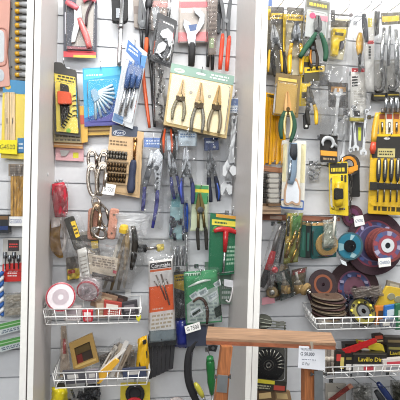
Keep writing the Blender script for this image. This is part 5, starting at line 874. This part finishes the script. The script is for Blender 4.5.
disc(t, 'abrasive_disc', (374.5, 243.5), 3, 31.5, .03, .006, 'grain:422e36', 48); disc(t, 'purple_label', (374.5, 243.5), 4, 22, .036, .0006, 'card:494363', 40); disc(t, 'red_ring', (374.5, 243.5), 22, 23.6, .036, .0006, 'card:7c3a4a', 40); disc(t, 'pale_ring', (374.5, 243.5), 17, 18.4, .0367, .0005, 'card:6d6a90', 36); [slab(t, 'label_patch', ell(374.5 + 19.8 * math.cos(i * .45), 243.5 + 19.8 * math.sin(i * .45), 2.6, 1.6, 8, i * 31), .0367, .0006, ('card:b0a8c4', 'card:8f4450', 'card:50629a')[i % 3]) for i in range(14)]; hook(374.5, 243.5, .035, .005)
t = T('dark_back_disc', 'maroon disc edge with a white tag above the big purple disc', 'grinding disc', (352, 225, .015)); disc(t, 'abrasive_disc', (352, 216), 2, 11, .016, .006, 'grain:5a3440', 36); disc(t, 'label', (352, 216), 3, 7.5, .022, .0006, 'card:6a3a5a', 30); price_tag(t, [(353.5, 216.5), (363, 215), (365, 224.5), (355, 227)], 'G9000', .04, ink='print:4a5a80', ang=8, hgt=3.2); hook(352, 216, .02, .004)
for k in range(7):
    t = T('red_grinding_disc', ('front red grinding disc with the bright metal hub', 'second red grinding disc in the stack on the hook', 'third red grinding disc in the stack on the hook', 'fourth red grinding disc in the stack on the hook', 'fifth red grinding disc in the stack on the hook', 'sixth red grinding disc in the stack on the hook', 'rearmost red grinding disc in the stack, against the purple disc')[k], 'grinding disc', (387, 263, .1 - .009 * k), 'red grinding discs stacked on one hook')
    P = W(387.5, 245.5, .105); c0 = (387.5 - 1.2 * k, 245.5 - .15 * k); dd = .100 - .0085 * k
    disc(t, 'abrasive_disc', c0, 4, 17, dd, .0065, 'grain:%s' % ('7f4240', '683032', '783a38')[k % 3], 40)
    if k == 0: disc(t, 'label_ring', c0, 10.5, 14.5, dd + .0065, .0006, 'card:5f5a80', 36); disc(t, 'blue_ring', c0, 7.2, 10.3, dd + .0065, .0006, 'card:9a4a54', 36); [slab(t, 'label_patch', [(c0[0] + 10 * math.cos(i * .785), c0[1] + 10 * math.sin(i * .785)), (c0[0] + 14.6 * math.cos(i * .785), c0[1] + 14.6 * math.sin(i * .785)), (c0[0] + 14.6 * math.cos(i * .785 + .36), c0[1] + 14.6 * math.sin(i * .785 + .36)), (c0[0] + 10 * math.cos(i * .785 + .36), c0[1] + 10 * math.sin(i * .785 + .36))], dd + .0072, .0004, ('card:a9a6bc', 'card:9a4c54', 'card:46608c')[i % 3]) for i in range(8)]; disc(t, 'metal_hub', c0, 3, 7, dd + .0066, .003, 'gloss:d5d8db', 28); disc(t, 'bore', c0, 0, 3.2, dd + .006, .0012, 'matte:14161c', 20); price_tag(t, [(378, 258.5), (390.5, 257.5), (391, 266), (379, 267.5)], 'G6000', .118, ink='print:44608c', ang=4, hgt=3.4)
    else: disc(t, 'metal_hub', c0, 2.5, 4, dd + .001, .0045, 'metal:a9abad', 20)
t = T('teal_grinding_disc', 'teal labelled grinding disc with a dark hub on the wall', 'grinding disc', (349, 260, .06)); c0 = (349.5, 246); disc(t, 'abrasive_disc', c0, 4, 14, .06, .006, 'grain:3c5a62', 36); disc(t, 'teal_label', c0, 5.5, 12.5, .066, .0008, 'card:2b7086', 36)
slab(t, 'pale_print', [(351, 234.5), (355, 235.5), (352, 240), (350, 240)], .0668, .0006, 'card:9dbcc2'); slab(t, 'pale_print', [(338.5, 243), (344, 244), (344, 250), (339, 251)], .0668, .0006, 'card:86aab2'); slab(t, 'pale_print', [(352, 252), (357, 255), (354, 258), (350, 257)], .0668, .0006, 'card:94b4ba'); disc(t, 'hub', c0, 2.5, 6.2, .0662, .006, 'satin:3a3c40', 24); disc(t, 'bore', c0, 0, 2.6, .066, .003, 'matte:101114', 16); slab(t, 'paper_tab', [(340, 259), (346, 262), (347, 266), (342, 264)], .0645, .001, 'paper:d5dce0'); hook(349.5, 246, .06, .005)
rg = random.Random(21)
for k, (c0, r, m_, nr, lb, dd) in enumerate((((272, 292), 5.5, 'grain:7d6c50', (-.3, -.9, .1), 'small tan wire brush head beside the right panel', .09), ((304, 288), 6.5, 'grain:8d744a', (.5, -.6, -.4), 'golden wire brush wheel left of the stacked discs', .10))):
    t = T('wire_brush_wheel', lb, 'wire brush', (c0[0], c0[1] + r, dd), 'wire brush heads'); MB().rev(c0 + (dd,), [(r, 0), (r * 1.05, .008), (r * .9, .016), (r * .5, .018)], 24, nr).obj('bristle_ring', m_, t); MB().rev(c0 + (dd,), [(r * .5, .014), (r * .5, .022), (r * .22, .024), (r * .2, .03)], 16, nr).obj('metal_cup', 'metal:9c9a94', t)
for k, (q, m_, m2, lb, dd) in enumerate((([(274, 266), (288, 261), (294, 296), (281, 301)], 'card:2f4a42', 'card:b8a070', 'dark green card with a wire cup brush, above the trestle beam', .06), ([(292, 270), (307, 267), (304, 291), (290, 298)], 'card:6d6448', 'card:9a3a34', 'olive card with a wire cup brush left of the disc basket', .05), ([(268, 268), (279, 266), (280, 300), (266, 302)], 'card:5a3f3c', 'card:b5434a', 'maroon card beside the right panel above the trestle', .015))):
    t = T('cup_brush_card', lb, 'tool pack', inq(q, .5, 1) + (dd,), 'cup brush cards'); slab(t, 'backing_card', q, dd, .003, m_); slab(t, 'header', sub(q, .05, .03, .95, .2), dd + .003, .0008, m2); x, y = inq(q, .5, .6)
    tube(t, 'spindle', [(x - 2, y - 12, dd + .014), (x, y - 3, dd + .014)], 1.5, 'gloss:b5b3ad', 8); tube(t, 'cup', [(x, y - 4, dd + .014), (x + .4, y, dd + .014)], [2, 4.4], 'gloss:a09a8c', 12); tube(t, 'bristles', [(x + .4, y, dd + .014), (x + 1.4, y + 8, dd + .014)], [4.4, 5.4], 'grain:9a8052', 12); film(t, q, dd + .004, .03, 70 + k, m='film:f2f2f0:.14')
t = T('red_capped_bag', 'clear bag with a red dotted cap left of the cup brush cards', 'bag', (273, 280, .09)); MB().rev((274.5, 269.5, .13), [(3, 0), (3.2, .006), (1.5, .009)], 14).obj('red_cap', 'gloss:c4323a', t); film(t, [(268, 264), (284, 262), (285, 282), (268, 284)], .125, .02, 74); slab(t, 'pink_paper', [(262, 298), (274, 296), (275, 303), (262, 305)], .09, .004, 'card:c98f98')

# ---------------------------------------------------------------- discs and goods in the right baskets
for k, (c0, r, lb, m_, dd) in enumerate((((322.5, 284.5), 15, 'black disc with an orange label standing at the left of the disc basket', 'grain:33272a', .075), ((354, 289), 27.5, 'large dark disc with a purple and blue label standing in the disc basket', 'grain:3c2a2c', .024))):
    t = T('cutting_disc', lb, 'grinding disc', (c0[0], c0[1] + r, dd), 'cutting discs in the basket')
    n_ = (0.03, -.97, .22); MB().rev(c0 + (dd,), [(r, 0), (r, .005), (2, .005), (2, 0), (r, 0)], 44, n_).obj('abrasive_disc', m_, t)
    lab = [(.66, 'card:804a32'), (.5, 'card:33272c')] if k == 0 else [(.66, 'card:6a4056'), (.6, 'card:3c4468'), (.44, 'card:64404e')]
    for i, (kr, mm) in enumerate(lab): MB().rev(c0 + (dd,), [(r * kr, .005 + .0006 * i), (r * kr, .0057 + .0006 * i), (r * .12, .0057 + .0006 * i), (r * .12, .005 + .0006 * i), (r * kr, .005 + .0006 * i)], 36, n_).obj('label_ring', mm, t)
    if k:
        for i in range(9): aa = .5 + i * .7; x, y = c0[0] + 14 * math.cos(aa), c0[1] - 14 * math.sin(aa); slab(t, 'label_mark', [(x - 2, y - 1.4), (x + 2, y - 1), (x + 1.6, y + 1.6), (x - 1.6, y + 1)], dd + .009 + .012 * math.sin(-aa) * .5, .004, ('print:8f8ca4', 'print:84464e', 'print:66709a')[i % 3])
for k in range(4):
    t = T('leaning_disc', ('first', 'second', 'third', 'fourth')[k] + ' dark disc edge showing under the orange-labelled disc', 'grinding disc', (323, 301 + 2 * k, .06), 'dark discs stacked behind the orange-labelled disc'); c0 = (322.5 - .5 * k, 286.5 + 2.1 * k); n_ = (.03, -.97, .22); dd = .066 - .008 * k
    MB().rev(c0 + (dd,), [(15, 0), (15, .005), (2, .005), (2, 0), (15, 0)], 40, n_).obj('abrasive_disc', ('grain:5a4048', 'grain:3a2a30', 'grain:6a4c54', 'grain:42323a')[k], t); MB().rev(c0 + (dd,), [(14.2, .005), (14.2, .0056), (10, .0056), (10, .005), (14.2, .005)], 36, n_).obj('label_ring', ('card:7a5568', 'card:8c6a5c', 'card:5a4468', 'card:8a5a60')[k], t)
G = 'thin discs lying in a stack in the basket'
for k in range(9):
    t = T('thin_cutting_disc', '%s thin brown disc in the flat stack, disc basket' % ('lowest', 'second lowest', 'third lowest', 'fourth lowest', 'middle', 'fourth highest', 'third highest', 'second highest', 'topmost')[k], 'grinding disc', (327, 316 - 2.6 * k, .125), G)
    c0 = (328 + (k * 37 % 5 - 2) * .9, 315.5 - 2.5 * k); n_ = (.03 * ((k * 29) % 5 - 2), -.06 - .03 * (k % 2), 1)
    MB().rev(c0 + (.112,), [(15.6, -.002), (15.6, .002), (2.5, .002), (2.5, -.002), (15.6, -.002)], 36, n_).obj('abrasive_disc', 'grain:%s' % ('5c4638', '4a3a30', '66503c', '40322c')[k % 4], t); MB().rev(c0 + (.112,), [(15.9, -.0012), (15.9, .0004), (15, .0023), (14, .0023), (14, .002), (15.9, -.0012)], 36, n_).obj('edge_ring', 'card:%s' % ('857661', '5a4040', '756a5c')[k % 3], t)
t = T('black_plug_bag', 'heap of glossy blue-black plastic plugs in a bag in the disc basket', 'bag', (358, 312, .10)); rg = random.Random(5)
for i in range(26): x, y = rg.uniform(343, 374), rg.uniform(292, 308); MB().tube([(x, y, .06 + rg.uniform(0, .014)), (x + rg.uniform(-3, 3), y + rg.uniform(-3, 3), .072)], [2.2, 1.6], 7).obj('plug', rg.choice(['gloss:1d2030', 'gloss:14161f', 'gloss:33384a', 'gloss:22283e']), t)
film(t, [(341, 290), (378, 288), (378, 312), (342, 313)], .055, .026, 75, m='film:e4e8f0:.03', noise=.4)
t = T('grey_fold_bag', 'grey-brown folded bag on top of the large disc in the basket', 'bag', (364, 296, .1)); film(t, [(350, 288), (381, 285), (384, 296), (354, 299)], .115, .02, 76, 'pouch', 'film:a59c94:.65', .4); slab(t, 'fold_card', [(353, 291), (378, 288), (380, 294), (355, 297)], .117, .004, 'card:7d726c')
t = T('flap_disc', 'black flap disc with a yellow printed ring at the front of the disc basket', 'grinding disc', (362, 333, .15)); c0 = (362, 312); n_ = (.05, -.85, .5)
MB().rev(c0 + (.126,), [(14.6, 0), (14.6, .005), (8, .010), (3, .010), (3, 0), (14.6, 0)], 36, n_).obj('abrasive_flaps', 'grain:2e2c2a', t); MB().rev(c0 + (.126,), [(12.6, .0072), (12.6, .0082), (8, .0118), (8, .0105), (12.6, .0072)], 36, n_).obj('olive_ring', 'card:7f7634', t); MB().rev(c0 + (.126,), [(6.2, .010), (6.2, .012), (2.5, .013), (2.5, .010), (6.2, .010)], 24, n_).obj('hub', 'gloss:6d6f70', t)
for i in range(10):
    aa = i * .628; MB().rev((c0[0] + 10.4 * math.cos(aa), c0[1] - 1.5 - 8.6 * math.sin(aa), .136 - .012 * math.sin(aa)), [(1.5, 0), (1.3, .003)], 8, n_).obj('print_mark', 'print:e0cf4a' if i % 2 else 'print:1e1c18', t)
for k, (q, m_, m2, lb, dd) in enumerate((([(387, 286), (410, 290), (408, 312), (375, 308)], 'card:cfae3a', 'card:8d8a70', 'yellow packet with grey discs at the right of the disc basket', .10), ([(385, 306), (398, 304), (397, 322), (384, 324)], 'card:2f6cb0', 'card:c9d4dc', 'blue packet at the right of the disc basket', .13), ([(376, 306), (390, 306), (388, 324), (375, 325)], 'card:c87a34', 'card:4a3a2c', 'orange packet between the flap disc and the blue packet', .12), ([(388, 280), (402, 284), (402, 292), (386, 290)], 'card:8a8274', 'card:b5ad9a', 'olive grey bag behind the yellow packet in the disc basket', .07), ([(396, 304), (410, 302), (410, 330), (395, 330)], 'card:2f6a4a', 'card:a8bca4', 'green packet at the right edge of the disc basket', .14))):
    t = T('disc_packet', lb, 'packet', inq(q, .5, 1) + (dd,), 'packets in the disc basket'); slab(t, 'packet', rnd(q, 1.2), dd, .01, m_, .6)
    if k == 0:
        for a, b in ((.35, .42), (.62, .5)): x, y = inq(q, a, b); slab(t, 'grey_disc', ell(x, y, 4, 3.4, 16, 20), dd + .01, .003, m2, .3)
    else: slab(t, 'label', sub(q, .2, .25, .8, .6), dd + .0101, .0008, m2); rows(t, sub(q, .2, .65, .8, .9), 2, dd + .0101, m2.replace('card', 'print'), seed=k)
for k, (q, m_, lb, dd) in enumerate((([(318, 318), (340, 317), (341, 328), (319, 329)], 'card:8a8682', 'grey packet behind the left wires of the disc basket', .155), ([(380, 320), (396, 319), (396, 329), (381, 330)], 'card:6a6c74', 'slate packet low at the right of the disc basket', .155))):
    t = T('flat_disc_packet', lb, 'packet', inq(q, .5, 1) + (dd,), 'flat packets in the disc basket'); slab(t, 'packet', rnd(q, 1), dd, .008, m_, .5); slab(t, 'print', sub(q, .15, .3, .6, .6), dd + .0081, .0006, 'card:c9c5bd')
t = T('red_saw_tool', 'red-bodied flat tool lying on top of the boxes in the lowest basket', 'tool', (356, 356, .12)); slab(t, 'body', rnd([(335, 352.5), (372, 340), (376, 338.5), (378, 342), (345, 356.5), (336, 357)], 1.5), .13, .010, 'gloss:c02a2c', .6); slab(t, 'grip', rnd([(334, 353), (341, 351), (342, 356), (335, 357.5)], 1.5), .131, .012, 'gloss:8f1c20', .5)
def carton(name, label, q, d, th, body, marks, group='cartons in the lowest basket'):
    t = T(name, label, 'box', inq(q, .5, 1) + (d,), group); slab(t, 'carton', q, d, th, body)
    for (u0, v0, u1, v1, m_) in marks: slab(t, 'printed_panel', sub(q, u0, v0, u1, v1), d + th, .0006, m_)
    return t
q = [(358, 341), (383, 345), (386, 356), (362, 351)]
t = carton('disc_carton', 'yellow and red topped carton leaning behind the black boxes', q, .10, .02, 'card:d6c038', [(0, 0, .35, .6, 'card:c4362f'), (.4, .65, 1, 1, 'card:33302a'), (0, .65, .35, 1, 'card:d8d2c4')])
q = [(352.5, 353), (387, 353.5), (386, 370.5), (353, 371)]
t = carton('disc_carton', 'black carton with a yellow brand line in the middle of the lowest basket', q, .12, .03, 'card:24221f', [(0, .62, 1, 1, 'card:bcb9b4'), (.32, .68, .62, .98, 'card:c24a54'), (.02, .02, .98, .1, 'card:4a463c')])
text(t, 'Lavillo Din', 370.5, 359.5, 4.2, .1512, 'print:d8c040', -1, 24, bold=.012)
q = [(387.5, 346), (412, 347), (412, 362), (387, 361)]
t = carton('disc_carton', 'black and yellow carton at the right edge of the lowest basket', q, .09, .03, 'card:26241f', [(.05, .05, .95, .22, 'card:8a8248')]); text(t, 'Lavillo Din', 402, 353.5, 3.6, .1212, 'print:d6be3e', -2, 24, bold=.012)
q = [(383, 360), (408, 358), (408, 371.5), (384, 372)]; carton('disc_carton', 'pale carton with a red oval at the right of the lowest basket', q, .14, .02, 'card:cfc8c2', [(.15, .2, .7, .5, 'card:c24450'), (.1, .62, .9, .9, 'card:8a8a90')])
q = [(336, 351), (345, 352), (344, 370.5), (335, 371)]; carton('disc_carton', 'narrow black carton with a red and cream label at the left of the lowest basket', q, .13, .03, 'card:2a2622', [(.1, .15, .6, .5, 'card:c2403a'), (.55, .3, .95, .9, 'card:cdbb6a')])
q = [(344.5, 354), (353.5, 354), (353, 371), (344, 371)]; carton('disc_carton', 'small black carton between the narrow and the middle cartons', q, .12, .03, 'card:1f1e1d', [(.2, .6, .8, .95, 'card:d5d0c8'), (.2, .2, .8, .35, 'card:7a6c3a')])
q = [(345, 344), (361, 343), (362, 357), (346, 358)]; carton('disc_carton', 'dark brown carton behind the left part of the red tool', q, .05, .03, 'card:332a26', [(.1, .2, .5, .5, 'card:8a3a30'), (.55, .2, .9, .4, 'card:b09a5a')])
q = [(374, 335), (383, 334), (385, 346), (375, 347)]; carton('disc_carton', 'thin red and black carton standing behind the red tool', q, .07, .02, 'card:3a2a24', [(.1, .1, .9, .4, 'card:b84a34'), (.1, .5, .9, .6, 'card:d0c08a')])
q = [(385, 337), (410, 338), (410, 346), (386, 346)]; carton('disc_carton', 'dark carton behind the right edge carton in the lowest basket', q, .05, .03, 'card:403a34', [(.1, .3, .9, .6, 'card:8d7c5a')])
for k, x in enumerate((323, 327, 331)):
    t = T('sanding_belt', ('first', 'second', 'third')[k] + ' grey-brown sanding sheet roll standing beside the price paper', 'sanding roll', (x + 2, 374, .14), 'grey rolls beside the price paper'); tube(t, 'roll', [(x + 1.5, 348, .14), (x + 1.8, 374, .14)], 2.1, ('grain:8d8379', 'grain:6f665e', 'grain:a0958a')[k], 12); tube(t, 'paper_band', [(x + 1.6, 356, .14), (x + 1.65, 361, .14)], 2.25, 'card:c2b8aa', 12)

# ---------------------------------------------------------------- right bay, bottom
t = T('wire_cup_rack', 'grey-green wire rack with wire wheels just above the trestle beam', 'rack', (272, 333, .12))
for k in range(4): tube(t, 'wire', [(258, 318 + 4 * k, .12), (272, 321 + 3 * k, .13), (286, 323 + 2.6 * k, .12)], .6, 'satin:8a8d82', 6, 1, 3)
tube(t, 'end_wire', [(284.5, 322, .12), (285, 332, .12)], .7, 'satin:9a9c90', 6); MB().rev((263, 322, .1), [(9, 0), (9, .006), (3, .012)], 24, (-.2, -.5, .85)).obj('dark_cup', 'rubber:44463e', t); slab(t, 'wire_plate', [(276, 322), (284, 321), (284, 326), (276, 327)], .125, .002, 'satin:a9aaa2')
t = T('black_wheel_pack', 'black disc with a fan of silver spokes in a clear pack under the trestle beam', 'tool pack', (270, 383, .08)); q = [(256, 342), (287.5, 344), (287, 383), (255, 382)]
slab(t, 'backing_card', rnd(q, 1.5), .08, .003, 'card:4e4d48'); c0 = (268.5, 365); MB().rev(c0 + (.084,), [(17, 0), (17, .005), (9, .010), (2, .010)], 36).obj('disc', 'rubber:1f1f20', t)
for k in range(14):
    a = -.2 + k * 3.5 / 13; line2(t, 'spoke', c0[0] + 9 * math.cos(a), c0[1] - 9 * math.sin(a), c0[0] + 16 * math.cos(a), c0[1] - 16 * math.sin(a), .092, .7, 'metal:b9b9ae')
disc(t, 'silver_ring', c0, 4.6, 5.4, .0945, .001, 'metal:8d8d88', 24); disc(t, 'hub', c0, 1.6, 3, .0945, .002, 'metal:c2c2be', 20); blister(t, sub(q, .05, .05, .95, .96), .0835, .022, 4); hook(270, 343, .08, .005)
t = T('yellow_foot_card', 'black card with a yellow strip below the black wheel pack', 'tool pack', (270, 390, .10)); q = [(255, 378), (287, 382), (286, 392), (255, 390)]; slab(t, 'backing_card', q, .11, .003, 'card:2f2e28'); slab(t, 'yellow_strip', sub(q, 0, .05, .62, .38), .113, .0008, 'card:c9bd3a'); slab(t, 'red_label', sub(q, .6, .45, .95, .9), .113, .0008, 'card:a8453a'); rows(t, sub(q, .05, .5, .5, .9), 2, .113, 'print:a8a68c', seed=5)
for k, (q, m_, lb, dd) in enumerate((([(255, 391), (274, 388), (278, 412), (255, 412)], 'card:5a4632', 'dark kraft packet at the bottom beside the right panel', .10), ([(272, 389), (290, 391), (294, 412), (276, 412)], 'card:8a6f50', 'kraft packet at the bottom left of the trestle leg', .09))):
    t = T('kraft_packet', lb, 'packet', inq(q, .5, 1) + (dd,), 'kraft packets at the bottom'); slab(t, 'packet', rnd(q, 1), dd, .01, m_, .5); slab(t, 'label', sub(q, .2, .15, .8, .4), dd + .0101, .0008, 'card:c2a878'); rows(t, sub(q, .15, .5, .85, .9), 3, dd + .0101, 'print:2e2620', seed=k)
t = T('dark_red_plank', 'dark red-brown stick leaning at the bottom right, under the lowest basket', 'wood strip', (336, 400, .08)); slab(t, 'stick', rnd(bar(330, 402, 352, 386, 1.6), .6), .09, .01, 'wood:7a3028:x', .4); slab(t, 'pale_end', rnd(bar(349, 388.2, 352.5, 385.7, 1.7), .4), .0905, .0105, 'wood:b5806a:x')
t = T('grey_sock_bag', 'crumpled pale grey bag under the lowest basket', 'bag', (362, 410, .07)); film(t, [(352, 384), (372, 383), (374, 412), (350, 412)], .07, .05, 80, 'pouch', 'film:b9b9b4:.6', .55); slab(t, 'inner_card', [(355, 388), (368, 387), (369, 408), (354, 408)], .08, .006, 'card:8f8c86'); hook(362, 386, .09, .004)
t = T('navy_handle_tool', 'navy blue and black handled tool at the bottom right under the lowest basket', 'tool', (388, 405, .09)); tube(t, 'handle', [(378, 383, .10), (384, 391, .10), (392, 402, .10)], [2.2, 3.4, 3], 'gloss:28386a', 10, .8, 2); tube(t, 'black_grip', [(376, 391, .11), (382, 400, .11), (386, 408, .11)], [2.4, 3.4, 3], 'rubber:202226', 10, .8); hook(379, 385, .09, .004)
t = T('olive_cable_bag', 'dark olive bag at the lower right edge under the lowest basket', 'bag', (396, 408, .06)); film(t, [(390, 380), (410, 380), (410, 412), (392, 412)], .06, .04, 81, 'pouch', 'film:6f6e62:.75', .5); slab(t, 'inner_card', [(393, 386), (408, 386), (408, 406), (394, 406)], .066, .006, 'card:54524a'); hook(398, 382, .07, .004)
t = T('grey_tan_pack', 'tan packet hanging left of the pale grey bag at the bottom', 'packet', (343, 408, .04)); q = [(326, 384), (346, 384), (346, 412), (326, 412)]; slab(t, 'packet', q, .04, .01, 'card:9a958c'); slab(t, 'label', sub(q, .1, .3, .6, .7), .05, .0008, 'card:c8c2b6'); hook(336, 386, .045, .004)  # packet in one grey-tan card colour with a paler label

# ---------------------------------------------------------------- wooden trestle with its price paper, in front of the wall
t = T('wooden_trestle', 'varnished wooden trestle with metal leg brackets standing in front of the right panel', 'trestle', (270, 345, .55)); 
zt = CP.z - .33
def quadz(pts, z): return [WZ(x, y, z) for x, y in pts]
A, B, Cc, Dd = quadz([(208, 326.5), (331, 332.5), (336, 343.2), (206, 338)], zt)
def board(name, top, h, m_, par):
    b = MB(); n = len(top); b.v = [Vector(p) for p in top] + [Vector(p) - Vector((0, 0, h)) for p in top]
    for i in range(n): j = (i + 1) % n; b.face([i, j, n + j, n + i][::-1])
    b.face(list(range(n))); b.face(list(range(n, 2 * n))[::-1]); return b.obj(name, m_, par)
o = board('top_board', [A, B, Cc, Dd], .006, 'wood:96765c:x', t)
inn = lambda p, k: p.lerp((A + B + Cc + Dd) / 4, k)
board('lower_board', [p - Vector((0, 0, .0061)) for p in (A, B, inn(Cc, .004), inn(Dd, .004))], .009, 'wood:96583a:x', t)
yF = (Cc.y + Dd.y) / 2; dF = -yF; dB = -(A.y + B.y) / 2
def leg(x0, y0, x1, y1, w, d0, d1, z_to=0):
    a = W(x0, y0, d0); b = W(x1, y1, d1); v = (b - a); k = (a.z - z_to) / (a.z - b.z); b = a + v * k; s = w * S(x0, y0, d0); m = MB()
    for P in (a, b):
        for dx, dy in ((-s, -.011), (s, -.011), (s, .011), (-s, .011)): m.v.append(P + Vector((dx, dy, 0)))
    for f in ((0, 1, 5, 4), (1, 2, 6, 5), (2, 3, 7, 6), (3, 0, 4, 7), (3, 2, 1, 0), (4, 5, 6, 7)): m.face(list(f))
    return m.obj('leg', 'wood:a06238', t)
zb = zt - .0152
l1 = leg(226.5, 345.5, 220, 400, 5.4, dF - .015, dF - .006); l2 = leg(309.5, 349.5, 309.5, 400, 7, dF - .016, dF - .006)
leg(227, 344, 223, 400, 4, dB + .012, dB - .05); leg(309, 348, 309, 400, 5, dB + .012, dB - .05)
for (q, par) in (([(217.8, 375), (228, 376), (227, 393), (216.6, 392)], l1), ([(314.5, 371), (323, 371), (323.5, 404), (314.5, 404)], l2)):
    q2 = [(x - 7 if par is l1 else x, y) for x, y in q]; b = MB().prism(q2 if par is l2 else [(x + 7, y) for x, y in q2], dF + .012, .003); b.obj('metal_bracket', 'satin:aeb3b6', par)
    x, y = inq(q2 if par is l2 else [(x + 7, y) for x, y in q2], .5, .1)
    MB().tube([(x - 7, y, dF + .008), (x + 7, y, dF + .008)], .8, 6).obj('bolt', 'metal:c4c7c9', par); 
    for s in (-1, 1): MB().prism([(x + s * 6, y - 1), (x + s * 8, y - 2.4), (x + s * 8.4, y + 2), (x + s * 6, y + 1.2)], dF + .006, .004).obj('wing_nut', 'metal:b5b8ba', par)
o = T('price_paper', 'white handwritten price paper taped to the front of the trestle beam', 'price sign', (312, 370, dF + .012))
q = [(299, 346), (325, 347.5), (325.2, 370.5), (298, 368)]
slab(o, 'sheet', q, dF + .016, .0008, 'paper:e9ebf0'); slab(o, 'tape', rnd([(310, 341.5), (316.5, 342), (316.5, 349), (311, 349)], .8), dF + .018, .0006, 'film:f2ead8:.5')
text(o, 'TREPLETE', 306, 349.3, 2.2, dF + .0178, 'print:3a3d48', -2, 11); text(o, 'G 50.000', 307.5, 354, 3.6, dF + .0178, 'print:2c3040', -3, 14, bold=.01); rows(o, [(301, 358.5), (316, 359.3), (316, 361), (301, 360)], 1, dF + .0178, 'print:8a8d98', seed=6, fill=.5); text(o, 'G Par', 306, 363.8, 2.8, dF + .0178, 'print:3a3d48', -4, 8)

for o in list(bpy.data.objects):
    if '_o' in o: del o['_o']
